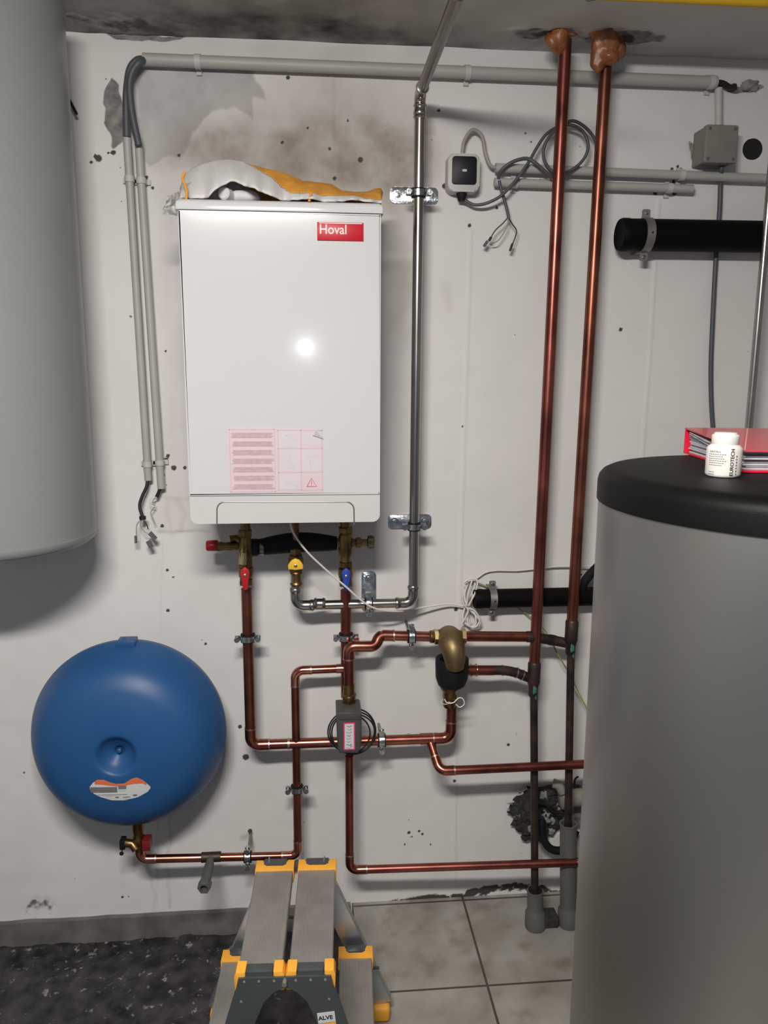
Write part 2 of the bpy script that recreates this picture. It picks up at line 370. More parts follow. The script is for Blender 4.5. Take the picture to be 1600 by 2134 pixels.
def wall_fields(X, Z):
    D = np.zeros(X.shape); G = np.zeros(X.shape); B = np.zeros(X.shape); disp = np.zeros(X.shape)
    wx = X+.012*(vnoise(X, Z, 30, 1)-.5)+.02*(vnoise(X, Z, 9, 2)-.5); wz = Z+.012*(vnoise(X, Z, 30, 3)-.5)+.02*(vnoise(X, Z, 9, 4)-.5)
    for (a, b_, r_) in DOTS:
        x, z = px_w(a, b_); rr = r_*.00085
        D = np.maximum(D, np.clip(1-np.hypot(X-x, Z-z)/(2*rr), 0, 1))
    pw = lambda L: [px_w(*q) for q in L]
    # rough plaster bared beside the cable bend
    G = np.maximum(G, poly_field(wx, wz, pw([(228, 160), (246, 172), (252, 215), (256, 300), (240, 315), (226, 300), (212, 268), (216, 235), (210, 225), (218, 190)]), .02))
    G = np.maximum(G, .92*poly_field(wx, wz, pw([(205, 64), (300, 66), (420, 78), (330, 84), (240, 78)]), .012))
    # smooth cement skim above the boiler
    skim = poly_field(wx, wz, pw([(285, 145), (520, 142), (545, 180), (548, 212), (525, 202), (518, 245), (485, 222), (440, 226), (400, 275), (372, 330), (350, 330), (318, 350), (300, 330), (285, 230)]), .03)
    # brown clouds, soot above the boiler
    def cloud(a, b_, ra, rb, k):
        x, z = px_w(a, b_); return k*np.exp(-((wx-x)/(ra*.0013))**2-((wz-z)/(rb*.0013))**2)
    B = np.maximum(B, cloud(475, 318, 80, 46, 1.0)); B += cloud(580, 345, 170, 75, .55); B += cloud(400, 290, 60, 40, .12); B += cloud(815, 325, 85, 65, .75); B += cloud(700, 200, 150, 90, .30); B += cloud(660, 280, 160, 80, .20); B += cloud(350, 345, 40, 18, .2); B += cloud(700, 345, 150, 70, .35)
    B += cloud(620, 100, 300, 22, .18); B += cloud(843, 590, 26, 90, .40); B += cloud(820, 700, 30, 200, .18); B += cloud(830, 420, 40, 60, .2)  # brown clouds under the ceiling and down the boiler's right side
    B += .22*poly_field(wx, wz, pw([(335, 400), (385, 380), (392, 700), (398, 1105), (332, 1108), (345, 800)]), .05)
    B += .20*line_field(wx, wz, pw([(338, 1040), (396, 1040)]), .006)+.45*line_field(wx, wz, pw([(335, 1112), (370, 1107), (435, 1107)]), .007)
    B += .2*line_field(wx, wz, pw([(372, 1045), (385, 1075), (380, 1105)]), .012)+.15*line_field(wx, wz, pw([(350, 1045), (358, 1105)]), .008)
    B = np.where(skim > .01, np.maximum(B, .0), B)
    # damp stains of old rust and mould
    for q, k, wd in [([(352, 1700), (350, 1890)], .35, .008), ([(312, 1740), (320, 1910)], .28, .005), ([(505, 1745), (522, 1738), (528, 1760)], .5, .012), ([(925, 600), (935, 640)], .2, .02), ([(0, 1508), (60, 1506), (110, 1510)], .12, .012)]:
        B = np.maximum(B, k*line_field(wx, wz, pw(q), wd))
    mould = line_field(wx, wz, pw([(740, 1892), (850, 1884), (905, 1874), (960, 1864), (1075, 1852), (1180, 1858)]), .026)*(.3+.55*vnoise(X, Z, 120, 9)+.5*vnoise(X, Z, 45, 10))
    D = np.maximum(D, np.clip(mould*1.05, 0, .75)*(X > .2))
    D = np.maximum(D, line_field(wx, wz, pw([(735, 1893), (850, 1886), (1240, 1860)]), .010)*.75)
    # small flaking lower left
    fl = poly_field(wx, wz, pw([(40, 1895), (60, 1880), (85, 1872), (112, 1880), (120, 1898), (90, 1908), (50, 1910)]), .03)
    G = np.maximum(G, fl*(.35+.45*vnoise(X, Z, 90, 12)))
    G = np.maximum(G, .85*poly_field(wx, wz, pw([(1505, 168), (1580, 175), (1588, 186), (1560, 192), (1510, 182)]), .01))
    G = np.maximum(G, .8*poly_field(wx, wz, pw([(1440, 290), (1452, 300), (1454, 345), (1445, 335)]), .012))
    # hollow broken open at lower right
    G = np.maximum(G, poly_field(wx, wz, pw([(1085, 1660), (1120, 1635), (1215, 1640), (1215, 1730), (1120, 1745), (1075, 1720)]), .02))
    # hairline cracks
    for q in ([(845, 1762), (862, 1738), (872, 1725), (885, 1742), (895, 1770), (905, 1790), (918, 1825), (935, 1850)], [(1378, 590), (1380, 625), (1373, 660), (1392, 688), (1400, 700)], [(1230, 680), (1270, 684), (1345, 690)], [(930, 462), (918, 480)], [(1398, 150), (1410, 130)]):
        D = np.maximum(D, .47*line_field(wx, wz, pw(q), .0045))
    D += np.where(vnoise(X, Z, 130, 21) > .985, .4, 0)
    # seams left by the shuttering boards
    for q in ([(980, 480), (962, 1060), (948, 1560), (946, 1860)], [(1372, 420), (1352, 760), (1338, 950), (1325, 1300)], [(334, 1120), (330, 1300), (326, 1600), (322, 1910)], [(690, 140), (692, 330)]):
        a = line_field(X, Z, pw(q), .007); disp -= .0016*smooth01(a); B += .10*line_field(X, Z, [(x+.006, z) for x, z in pw(q)], .004)
    disp -= .003*(vnoise(X, Z, 5, 30)-.5)+.0012*(vnoise(X, Z, 22, 31)-.5)
    rough = smooth01(np.clip(G, 0, 1)); disp += rough*(.002+.006*(vnoise(X, Z, 70, 32)-.5))
    gs = np.clip(skim, 0, 1)
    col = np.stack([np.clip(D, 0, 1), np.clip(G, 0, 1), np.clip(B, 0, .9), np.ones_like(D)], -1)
    return (col, disp), gs
_skim = {}
def wf(X, Z):
    (c, d), gs = wall_fields(X, Z); c[..., 3] = gs; return c, d
HX, HZ = px_w(1568, 311); HR = .0265
XS = np.arange(-1.75, 1.80, .0045); ZS = np.arange(-.16, 2.345, .0045)
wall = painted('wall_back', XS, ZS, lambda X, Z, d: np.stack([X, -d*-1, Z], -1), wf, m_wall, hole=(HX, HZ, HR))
MB().lathe([(HR+.001, 0), (HR, .004), (HR, .2), (0, .2)], (HX, 0, HZ), (0, 1, 0), 40).obj('trim_1', 'hole')
struct(bpy.data.objects['trim_1'])

# ceiling
def ceil_fields(X, Y):
    D = np.zeros(X.shape); G = D.copy(); B = D.copy(); disp = D.copy()
    wx = X+.03*(vnoise(X, Y, 25, 5)-.5); wy = Y+.03*(vnoise(X, Y, 25, 6)-.5)
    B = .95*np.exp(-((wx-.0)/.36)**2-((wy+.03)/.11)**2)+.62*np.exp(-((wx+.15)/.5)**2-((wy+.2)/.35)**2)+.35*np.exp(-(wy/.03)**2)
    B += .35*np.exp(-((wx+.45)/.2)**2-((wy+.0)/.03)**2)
    for (px_, py_, rx, ry) in ((1135, 68, .075, .03), (1300, 75, .10, .032)):
        c = atz(px_, py_, 2.34); G = np.maximum(G, np.clip(1.1-np.hypot((wx-c.x)/rx, (wy-c.y)/ry)*.6, 0, 1))
        D = np.maximum(D, np.clip(.9-np.hypot((wx-c.x)/(rx*.55), (wy-c.y-.0)/(ry*.8))*.5, 0, 1)*(vnoise(X, Y, 70, 8)*.5+.62))
    c = atz(250, 45, 2.34); G = np.maximum(G, .62*np.clip(1.2-np.hypot((wx-c.x)/.15, (wy-c.y)/.06)*.7, 0, 1)*(vnoise(X, Y, 40, 9)*.6+.6))
    disp = .004*(vnoise(X, Y, 8, 40)-.5)+np.clip(G, 0, 1)*.012*(vnoise(X, Y, 60, 41)-.3)
    return np.stack([np.clip(D, 0, 1), np.clip(G, 0, 1), np.clip(B, 0, 1), np.zeros_like(D)], -1), disp
painted('ceiling', np.arange(-1.75, 1.8, .008), np.arange(-3.6, .02, .008), lambda X, Y, d: np.stack([X, Y, 2.34-d], -1), ceil_fields, m_ceil)
struct(MB().box((-1.95, .35, -.3), (1.95, .45, 2.6)).obj('wall_outer', 'plain_wall'))
struct(MB().box((-1.9, -3.6, -.2), (-1.75, .3, 2.5)).obj('wall_left', 'plain_wall'))
struct(MB().box((1.79, -3.6, -.2), (1.94, .3, 2.5)).obj('wall_right', 'plain_wall'))

# tiled floor (right) and bare dark ground (left)
def tile_mat():
    m = mat('floor_tile', (.38, .37, .335), .42, var=.1, scale=7, bump=.1, col2=(.26, .245, .215)); N, L = m.node_tree.nodes, m.node_tree.links; b = N['Principled BSDF']
    tc = N.new('ShaderNodeTexCoord'); sx = N.new('ShaderNodeSeparateXYZ'); L.new(tc.outputs['Object'], sx.inputs[0])
    outs = []
    for ax, off in ((0, -.433), (1, .350)):
        a = N.new('ShaderNodeMath'); a.operation = 'ADD'; a.inputs[1].default_value = off+10*.333; L.new(sx.outputs[ax], a.inputs[0])
        q = N.new('ShaderNodeMath'); q.operation = 'PINGPONG'; q.inputs[1].default_value = .1665; L.new(a.outputs[0], q.inputs[0])
        l = N.new('ShaderNodeMath'); l.operation = 'LESS_THAN'; l.inputs[1].default_value = .0032; L.new(q.outputs[0], l.inputs[0]); outs.append(l.outputs[0])
    mx = N.new('ShaderNodeMath'); mx.operation = 'MAXIMUM'; L.new(outs[0], mx.inputs[0]); L.new(outs[1], mx.inputs[1])
    n2 = N.new('ShaderNodeTexNoise'); n2.inputs['Scale'].default_value = 13; n2.inputs['Detail'].default_value = 8; L.new(tc.outputs['Object'], n2.inputs['Vector'])
    r2 = N.new('ShaderNodeMapRange'); r2.inputs[1].default_value = .50; r2.inputs[2].default_value = .70; r2.inputs[4].default_value = .6; L.new(n2.outputs['Fac'], r2.inputs[0])
    src = b.inputs['Base Color'].links[0].from_socket
    m1 = N.new('ShaderNodeMix'); m1.data_type = 'RGBA'; m1.inputs[7].default_value = (.17, .13, .105, 1); L.new(r2.outputs[0], m1.inputs[0]); L.new(src, m1.inputs[6])
    m2 = N.new('ShaderNodeMix'); m2.data_type = 'RGBA'; m2.inputs[7].default_value = (.06, .05, .04, 1); L.new(mx.outputs[0], m2.inputs[0]); L.new(m1.outputs[2], m2.inputs[6])
    L.new(m2.outputs[2], b.inputs['Base Color'])
    return m
struct(MB().box((.10, -3.6, -.12), (1.79, .0, -.012), .002).obj('floor', tile_mat()))
def ground():
    m = mat('black_ground', (.052, .050, .052), .38, col2=(.010, .010, .011), scale=22, bump=1.0, bscale=80); N, L = m.node_tree.nodes, m.node_tree.links; b = N['Principled BSDF']
    tc = N.new('ShaderNodeTexCoord'); n = N.new('ShaderNodeTexNoise'); n.inputs['Scale'].default_value = 42; n.inputs['Detail'].default_value = 5; n.inputs['Roughness'].default_value = .65; L.new(tc.outputs['Object'], n.inputs['Vector'])
    r = N.new('ShaderNodeMapRange'); r.inputs[1].default_value = .605; r.inputs[2].default_value = .68; L.new(n.outputs['Fac'], r.inputs[0])
    src = b.inputs['Base Color'].links[0].from_socket
    x = N.new('ShaderNodeMix'); x.data_type = 'RGBA'; x.inputs[7].default_value = (.26, .26, .27, 1); L.new(r.outputs[0], x.inputs[0]); L.new(src, x.inputs[6]); L.new(x.outputs[2], b.inputs['Base Color'])
    P = []
    for i in range(150):
        row = []
        for j in range(140):
            xx = -1.75+1.86*i/149; yy = -1.6+1.6*j/139
            q = V((xx, yy, 0)); h = .010*mnoise.noise(q*9)+.006*mnoise.noise(q*30)+.0035*mnoise.noise(q*75)
            row.append(V((min(xx, .105), yy, -.079+h+.02*max(0, (xx+.6)*.4))))
        P.append(row)
    o = MB().grid(P).obj('floor', m, smooth=60); return struct(o)
ground()
struct(MB().box((-1.75, -3.6, -.2), (.099, -1.58, -.07)).obj('floor', 'concrete'))
# bare concrete strip where the white paint stops
P = []
for i in range(90):
    x = -1.75+1.845*i/89; z0 = -.008+.003*mnoise.noise(V((x*14, 0, 0)))
    P.append([V((x, .0, z0)), V((x, -.012-.002*mnoise.noise(V((x*20, 1, 0))), z0-.003)), V((x, -.016, -.05)), V((x, -.02, -.13))])
struct(MB().grid(P).obj('trim_2', 'concrete', smooth=60))

# ------------------------------------------------------------------ plumbing helpers
def press_elbow(t, a, p, b, r, Rb, sock, m, name='elbow', bead=True, ends=None, parent=None):
    a, p, b = V(a), V(p), V(b); u = (a-p).normalized(); v = (b-p).normalized()
    th = u.angle(v); tt = Rb/math.tan(th/2)
    path0 = fillet([p+u*(tt+sock), p, p+v*(tt+sock)], Rb, 12)
    path = []
    for q in (0, 1): pass
    pre = [path0[0].lerp(path0[1], k/6) for k in range(6)]; post = [path0[-2].lerp(path0[-1], k/6) for k in range(1, 7)]
    path = pre+path0[1:-1]+post
    def rad(l, T):
        e = min(l, T-l)
        if not bead: return r*1.09
        return r*(1.1+.20*math.exp(-((e-sock*.25)/(sock*.16))**2))
    MB().tube(path, rad, 24).obj(name, m, t)
    if ends:
        for q, dd in ((path[0], u), (path[-1], v)): MB().ring(q-dd*.001, dd, r*1.0, r*1.13, .0018).obj('solder_ring', ends, t)
def pipe_run(t, pts, r, m, Rb=None, elbow='copper', bead=False, sock=.018, ends='solder', name='pipe', elb_at=None, mats=None):
    pts = [V(p) for p in pts]; Rb = Rb or r*2.1
    trim = [0]*len(pts)
    for i in range(1, len(pts)-1):
        a, b = (pts[i-1]-pts[i]).normalized(), (pts[i+1]-pts[i]).normalized(); th = a.angle(b)
        trim[i] = Rb/math.tan(th/2)
        press_elbow(t, pts[i-1], pts[i], pts[i+1], r, Rb, sock, elbow, bead=bead, ends=None if bead else ends)
    for i in range(len(pts)-1):
        d = (pts[i+1]-pts[i]).normalized()
        MB().cyl(pts[i]+d*trim[i], pts[i+1]-d*trim[i+1], r, 24).obj(name, mats[i] if mats else m, t)
def sleeve(t, p, ax, r, L, m, name='coupling', bead=True):
    p, ax = V(p), V(ax).normalized(); n = 24; prof = []
    for i in range(n+1):
        e = L*i/n; d = min(e, L-e); prof.append((r*(1.1+(.2*math.exp(-((d-L*.14)/(L*.07))**2) if bead else 0)), e-L/2))
    return MB().lathe([(r*.98, -L/2)]+prof+[(r*.98, L/2)], p, ax, 24).obj(name, m, t)
def clamp(label, p, ax, r, wall_y=0, side=None, plate=None, group='pipe clamps on the wall', light=False):
    """ring clamp with rubber liner, two screw lugs and a threaded rod or plate to the wall"""
    p = V(p); ax = V(ax).normalized(); lat = ax.cross(V((0, 1, 0))).normalized()
    if side: lat = lat*side
    t = thing('pipe_clamp', label, 'pipe clamp', (p.x, 0, p.z), group)
    MB().ring(p, ax, r*1.0, r+.0045, .0105).obj('rubber_liner', 'rubber', t)
    b = MB().ring(p, ax, r+.004, r+.0068, .0072)
    for s in (-1, 1):
        c = p+lat*s*(r+.012)
        b.add(*_boxed(c, lat*.007, ax*.0065, V((0, 1, 0))*.0035))
    b.obj('band', 'zinc', t)
    for s in (-1, 1):
        c = p+lat*s*(r+.013)
        sc = MB().cyl(c+V((0, -.017, 0)), c+V((0, .012, 0)), .0032, 12); sc.nut(c+V((0, -.016, 0)), (0, 1, 0), .0068, .006)
        sc.lathe([(.007, 0), (.0075, .002), (.005, .0045)], c+V((0, -.019, 0)), (0, 1, 0), 16)
        sc.obj('screw', 'zinc', t)
    back = -.006 if plate else .012
    MB().cyl(p+V((0, r+.003, 0)), (p.x, back, p.z), .004, 12).nut((p.x, p.y+r+.006, p.z), (0, 1, 0), .0075, .007).obj('threaded_rod', 'zinc_dk', t)
    if plate:
        (x0, z0), (x1, z1), along = plate
        hw = abs(x1-x0)/2 if along == 'z' else abs(z1-z0)/2
        u = V((1, 0, 0)); v = V((0, 0, 1)); cx, cz = (x0+x1)/2, (z0+z1)/2; W, H = abs(x1-x0)/2, abs(z1-z0)/2
        rr = min(W, H)*.55; poly = []
        for (sx, sz, a0) in ((1, 1, 0), (-1, 1, 90), (-1, -1, 180), (1, -1, 270)):
            for k in range(6): a = R(a0+90*k/5); poly.append((sx*(W-rr)+rr*math.cos(a), sz*(H-rr)+rr*math.sin(a)))
        MB().prism(poly, (cx, 0.0, cz), u, v, .006, .0008).obj('mounting_plate', 'zinc', t)
        for s in ((-1, 1) if along == 'x' else (1,)):
            c = V((cx+s*(W-.018), -.006, cz)) if along == 'x' else V((cx, -.006, cz+H-.02))
            MB().lathe([(.012, 0), (.012, .0015), (.0068, .0018), (.0068, .006), (.004, .0065)], c, (0, -1, 0), 20).obj('bolt', 'zinc', t)
    return t
def _boxed(c, a, b, d):
    vs = [c+a*i+b*j+d*k for i in (-1, 1) for j in (-1, 1) for k in (-1, 1)]
    return vs, [[0, 1, 3, 2], [4, 6, 7, 5], [0, 4, 5, 1], [2, 3, 7, 6], [0, 2, 6, 4], [1, 5, 7, 3]]
XA, YA, ZA = V((1, 0, 0)), V((0, 1, 0)), V((0, 0, 1))

# ------------------------------------------------------------------ gas boiler
bx0, bx1, bz0, bz1, by = -.2765, .1510, 1.211, 1.905, -.33
t = thing('gas_boiler', 'large white wall-hung gas boiler with a red badge and pink instruction sticker', 'boiler', ((bx0+bx1)/2, 0, bz0))
def rrect(x0, x1, z0, z1, r0, r1, n=6):
    P = []
    for (cx, cz, rr, a0) in ((x1-r1, z1-r1, r1, 0), (x0+r1, z1-r1, r1, 90), (x0+r0, z0+r0, r0, 180), (x1-r0, z0+r0, r0, 270)):
        for k in range(n+1): a = R(a0+90*k/n); P.append((cx+rr*math.cos(a), cz+rr*math.sin(a)))
    return P
zs = at(600, 1032, by).z
MB().prism([(p[0], p[1]) for p in rrect(bx0, bx1, zs+.0006, bz1-.022, .001, .001)], (0, -.004, 0), XA, ZA, -by-.004, .004, 3).obj('front_panel', 'enamel', t)
MB().prism(rrect(bx0, bx1, bz0, zs-.0010, .017, .001, 10), (0, -.004, 0), XA, ZA, -by-.004, .004, 3).obj('lower_panel', 'enamel_lo', t)
MB().box((bx0+.004, by+.008, bz0+.02), (bx1-.004, -.003, bz1-.01)).obj('casing', 'seam', t)
# moulded top cover
cov = MB(); P = []
prof = [(-.004, bz1-.0208, 0), (-.0045, bz1-.012, 0), (-.003, bz1-.005, .0), (.003, bz1+.0005, 0), (.014, bz1+.003, 0), (.06, bz1+.004, 0)]
loop = []
for k, (inset, z, _) in enumerate(prof):
    loop.append([V((p[0], 0, 0))+V((0, p[1], z)) for p in rrect(bx0+inset-.001, bx1-inset+.001, by+inset, -.003, .004, .018)][:])
n = len(loop[0])
rr = MB(); vs = [p for l in loop for p in l]
# front corners (rounded) are at the low-y side
fs = [[i*n+k, i*n+(k+1) % n, (i+1)*n+(k+1) % n, (i+1)*n+k] for i in range(len(prof)-1) for k in range(n)]+[[(len(prof)-1)*n+k for k in range(n)], list(range(n))]
MB().add(vs, fs).obj('top_cover', 'enamel', t, smooth=60)
# flap outline
def bp(px_, py_, off=0): q = at(px_, py_, by); return V((q.x, by-off, q.z))
fl = fillet([bp(452, 1094), bp(452, 1046), bp(737, 1046), bp(738, 1094)], .018, 10)
MB().tube(fl, .0016, 8).obj('flap_outline', 'chrome_line', t)
MB().box((bx0+.006, by+.0012, zs-.0012), (bx1-.006, by+.006, zs+.0008)).obj('panel_gap', 'seam', t)
# badge
q0, q1 = bp(661, 501), bp(757, 465)
bd = MB().box((q0.x, by-.0035, q0.z), (q1.x, by+.001, q1.z), .0008).obj('badge', 'red_badge', t)
MB().text('Hoval', .0275, (q0.x+.004, by-.0036, q0.z+.0135), XA, ZA, .0003, sx=.92, font_off=.0002).obj('badge_lettering', 'badge_txt', bd)
MB().box((q0.x+.004, by-.0040, q1.z-.0028), (q1.x-.003, by-.0034, q1.z-.0012)).obj('badge_highlight_line', 'badge_txt', bd)
# instruction sticker
s0, s1 = bp(478, 1027), bp(673, 892)
W, H = s1.x-s0.x, s1.z-s0.z
def sp(u, v, off=.0006): return V((s0.x+u*W, by-off, s0.z+v*H))
st = MB().prism([(0, 0), (W, 0), (W, H*.86), (W*.93, H*.985), (W*.5, H), (0, H)], (s0.x, by+.0001, s0.z), XA, ZA, .0006).obj('instruction_sticker', 'pink', t, label='pink printed instruction sticker')
def rects(L, m, name, off=.0009):
    if name == 'diagram_field' and len(L) > 1:
        for q in L: rects([q], m, name, off)
        return
    mb = MB()
    for (a, b_, c, d_) in L: mb.box((s0.x+a*W, by-off, s0.z+b_*H), (s0.x+c*W, by-.0005, s0.z+d_*H))
    mb.obj(name, m, st)
rects([(.54, .70, .75, .96), (.78, .74, .97, .92), (.545, .33, .75, .66), (.78, .33, .97, .66), (.545, .05, .75, .28)], 'pink_pale', 'diagram_field')
L_ = []; rr_ = random.Random(3)
for k in range(7):
    yy = .93-.133*k
    for j in range(5):
        x0_, x1_ = .03+.03*rr_.random(), .45+.03*rr_.random()
        L_.append((x0_, yy-.017*j-.011, x1_, yy-.017*j))
rects(L_, 'pink_line', 'printed_text')
fr = lambda a, b_, c, d_, w_=.006: [(a, b_, c, b_+w_*1.4), (a, d_-w_*1.4, c, d_), (a, b_, a+w_, d_), (c-w_, b_, c, d_)]
rects(fr(.015, .01, .49, .985)+fr(.52, .03, .99, .97)+[(.52, .31, .99, .318), (.52, .68, .99, .688), (.762, .03, .768, .97)], 'grey_line', 'frame_lines')
for pl, rad_ in (([(.60, .90), (.66, .84), (.72, .80)], .0005), ([(.59, .88), (.65, .90), (.72, .82)], .0005), ([(.84, .82), (.86, .90), (.90, .80), (.85, .76)], .0005), ([(.60, .60), (.66, .55), (.62, .48), (.70, .42)], .0006),
                 ([(.80, .60), (.88, .55), (.94, .60)], .0005), ([(.86, .50), (.86, .36)], .0005), ([(.60, .16), (.66, .13), (.73, .09)], .0006), ([(.58, .40), (.68, .37), (.72, .45)], .0005)):
    MB().tube([sp(u, v) for u, v in pl], rad_, 5).obj('diagram_drawing', 'grey_line', st)
mb = MB().tube([sp(u, v, .0012) for u, v in ((.82, .09), (.925, .09), (.872, .22), (.82, .09))], .0008, 6)
mb.tube([sp(.872, .18, .0012), sp(.872, .13, .0012)], .0009, 6).tube([sp(.872, .112, .0012), sp(.872, .105, .0012)], .0009, 6).obj('warning_triangle', 'pink_red', st)
MB().add([sp(.90, .885, .0012), sp(1.0, .835, .0012), sp(.93, .97, .006), sp(.915, .93, .005)], [[0, 1, 2, 3]]).obj('peeled_corner', 'pink_pale', st)
MB().tube([sp(.89, .885, .001), sp(1.0, .83, .001)], .0007, 6).obj('corner_crease', 'ink_lt', st)

# ------------------------------------------------------------------ cloth thrown over the boiler
ct = bz1+.0045
t = thing('work_cloth', 'crumpled white cloth with orange panel thrown on top of the boiler', 'cloth', (-.06, -.2, ct))
up = [(376, 392), (384, 366), (400, 352), (425, 341), (452, 334), (480, 333), (505, 337), (518, 343), (545, 350), (572, 356), (600, 364), (632, 378), (665, 381), (690, 384), (712, 398), (740, 401), (765, 400), (782, 394), (793, 392), (797, 402)]
lo = [(376, 424), (384, 425), (400, 424), (425, 418), (445, 405), (465, 385), (480, 377), (500, 380), (520, 390), (545, 402), (570, 411), (600, 416), (632, 418), (665, 419), (690, 420), (712, 421), (740, 422), (765, 423), (785, 424), (797, 424)]
split = [(376, 300), (505, 334), (520, 346), (560, 372), (600, 403), (625, 409), (690, 411), (712, 412), (740, 416), (765, 419), (797, 421)]
def interp(T, x):
    for (a, b_), (c, d_) in zip(T[:-1], T[1:]):
        if x <= c: return b_+(d_-b_)*(x-a)/(c-a)
    return T[-1][1]
NU, NV = 130, 40
G_ = []; colr = []
for i in range(NU+1):
    x = 376+(797-376)*i/NU
    row = []; cr = []
    fpx, rpx, spx = interp(lo, x), interp(up, x), interp(split, x)
    Fp = at(x, fpx, -.318); Fp.z = max(Fp.z, ct+.0015); Rp = at(x, rpx, -.20); Bp = V((Rp.x, -.075, ct+.002))
    Fp.y += .012*math.sin(i*.21)+.006*math.sin(i*.5)
    for j in range(NV+1):
        v = j/NV
        if v < .55:
            s = v/.55; q = Fp.lerp(Rp, s); bul = math.sin(math.pi*s)*.35
            q.z = Fp.z+(Rp.z-Fp.z)*(s**.8); q.y = Fp.y+(Rp.y-Fp.y)*s
        else:
            s = (v-.55)/.45; q = Rp.lerp(Bp, s); q.z = Rp.z+(Bp.z-Rp.z)*smooth01(np.float64(s))
        wr = mnoise.noise(V((i*.16, j*.05, 3)))*.005+mnoise.noise(V((i*.35+j*.1, j*.15, 9)))*.0028
        q = q+V((0, wr*1.6, wr*(.4 if v > .45 else .8)))
        q.z = max(q.z, ct+.001)
        row.append(q)
        pz = interp(split, x)
        # orange where the surface lies above the diagonal seam
        fr_ = (fpx+(rpx-fpx)*min(1, v/.55)**.8)
        cr.append(fr_ < pz and x > 508)
    G_.append(row); colr.append(cr)
for nm, mm, flag, lab in (('white_cloth', 'cloth', False, None), ('orange_panel', 'cloth_o', True, 'bright orange panel')):
    mb = MB(); idx = {}; vs = []; fs = []
    for i in range(NU):
        for j in range(NV):
            if colr[i][j] == flag:
                f = []
                for a, b_ in ((i, j), (i+1, j), (i+1, j+1), (i, j+1)):
                    if (a, b_) not in idx: idx[(a, b_)] = len(vs); vs.append(G_[a][b_])
                    f.append(idx[(a, b_)])
                fs.append(f)
    o = mb.add(vs, fs).obj(nm, mm, t, smooth=80, label=lab)
    s = o.modifiers.new('thick', 'SOLIDIFY'); s.thickness = .0022; s.offset = 0
MB().tube(spline([at(x, y, -.312) for x, y in ((385, 424), (389, 408), (387, 390), (380, 372), (386, 358))], 6), .0028, 10).obj('orange_hem', 'cloth_o', t)
MB().tube(spline([at(x, y, -.331) for x, y in ((648, 402), (646, 412), (644, 420))], 4), .0028, 8).obj('orange_loop', 'cloth_o', t)
mb = MB(); a = at(465, 402, -.30); b_ = V((a.x+.05, -.15, a.z))
mb.cyl(a, b_, .0135, 20, .003); a2 = at(505, 408, -.27); mb.blob((a2.x, -.25, ct+.016), .032, 4, .2, sc=(1.3, 1, .5)).obj('rolled_end', 'cloth', t)
# clear film hanging from the left corner
P = []
for i in range(16):
    row = []
    for j in range(14):
        u, v = i/15, j/13
        q = at(347+28*u-8*v*(1-u)+4*math.sin(v*7), 398+50*v+12*(1-u)*(1-v), -.29+.03*mnoise.noise(V((u*3, v*4, 0))))
        row.append(q+V((.004*mnoise.noise(V((u*6, v*6, 4))), .02*mnoise.noise(V((u*5, v*5, 7))), 0)))
    P.append(row)
MB().grid(P).obj('clear_film_corner', 'plasticbag', t, smooth=80, label='crumpled clear plastic film')

# ------------------------------------------------------------------ grey cylinder hung on the wall at left
tc_ = V((-.738, -.235, 0)); rt = .222
t = thing('water_heater', 'tall grey wall-hung cylinder in the upper left corner', 'water heater', (tc_.x, tc_.y, 1.15))
MB().lathe([(rt, 1.178), (rt, 2.30)], (tc_.x, tc_.y, 0), ZA, 96).obj('jacket', 'tank_grey', t)
MB().lathe([(0, 1.150), (rt*.80, 1.150), (rt*.93, 1.153), (rt*.985, 1.162), (rt+.001, 1.1745), (rt+.001, 1.1775), (rt-.002, 1.179)], (tc_.x, tc_.y, 0), ZA, 96).obj('bottom_cap', 'tank_grey', t)
MB().lathe([(rt-.002, 2.298), (rt+.001, 2.300), (rt+.001, 2.312), (rt-.02, 2.325), (0, 2.33)], (tc_.x, tc_.y, 0), ZA, 96).obj('top_cap', 'tank_grey', t)
MB().box((tc_.x-.1, tc_.y+rt-.02, 1.9), (tc_.x+.1, -.004, 1.95), .002).obj('wall_bracket', 'zinc_dk', t)
MB().box((tc_.x-.1, tc_.y+rt-.02, 1.35), (tc_.x+.1, -.004, 1.40), .002).obj('wall_bracket', 'zinc_dk', t)
t = thing('cable_stub', 'short black cable stub sticking out behind the grey cylinder', 'cable', tuple(at(152, 225, 0)))
MB().tube([at(140, 200, -.01), at(150, 218, -.03), at(160, 238, -.035)], .0035, 10).obj('stub', 'cable_blk', t)

# ------------------------------------------------------------------ cable conduits on the upper wall
def conduit(label, a, b_, r, m='conduit', group=None, clips=(), cols=True):
    a, b_ = V(a), V(b_); t = thing('cable_conduit', label, 'conduit', tuple(a), group); d = (b_-a)
    MB().lathe([(r*.8, .0), (r, 0), (r, d.length), (r*.8, d.length), (r*.8, d.length-.03), (0, d.length-.03)], a, d, 20).obj('tube', m, t)
    ax = d.normalized(); lat = ax.cross(YA).normalized()
    for c in clips:
        q = a.lerp(b_, c); mb = MB().ring(q, ax, r*.99, r+.0022, .007, 20)
        for s in (-1, 1): mb.add(*_boxed(V((q.x, -.004, q.z))+lat*s*(r+.004), lat*.0055, ax*.006, YA*.003))
        mb.add(*_boxed(V((q.x, -.004, q.z)), lat*r, ax*.007, YA*.004))
        mb.obj('clip', m if m != 'conduit' else 'conduit_w', t)
    return t
yc = -.024
conduit('long grey horizontal conduit running just below the ceiling', at(298, 124, yc), at(1492, 172, yc), .0145, clips=(.09, .55, .99))
conduit('outer left of two grey vertical conduits left of the boiler', at(264, 281, -.022), at(309, 1001, -.022), .0098, clips=(.12, .95))
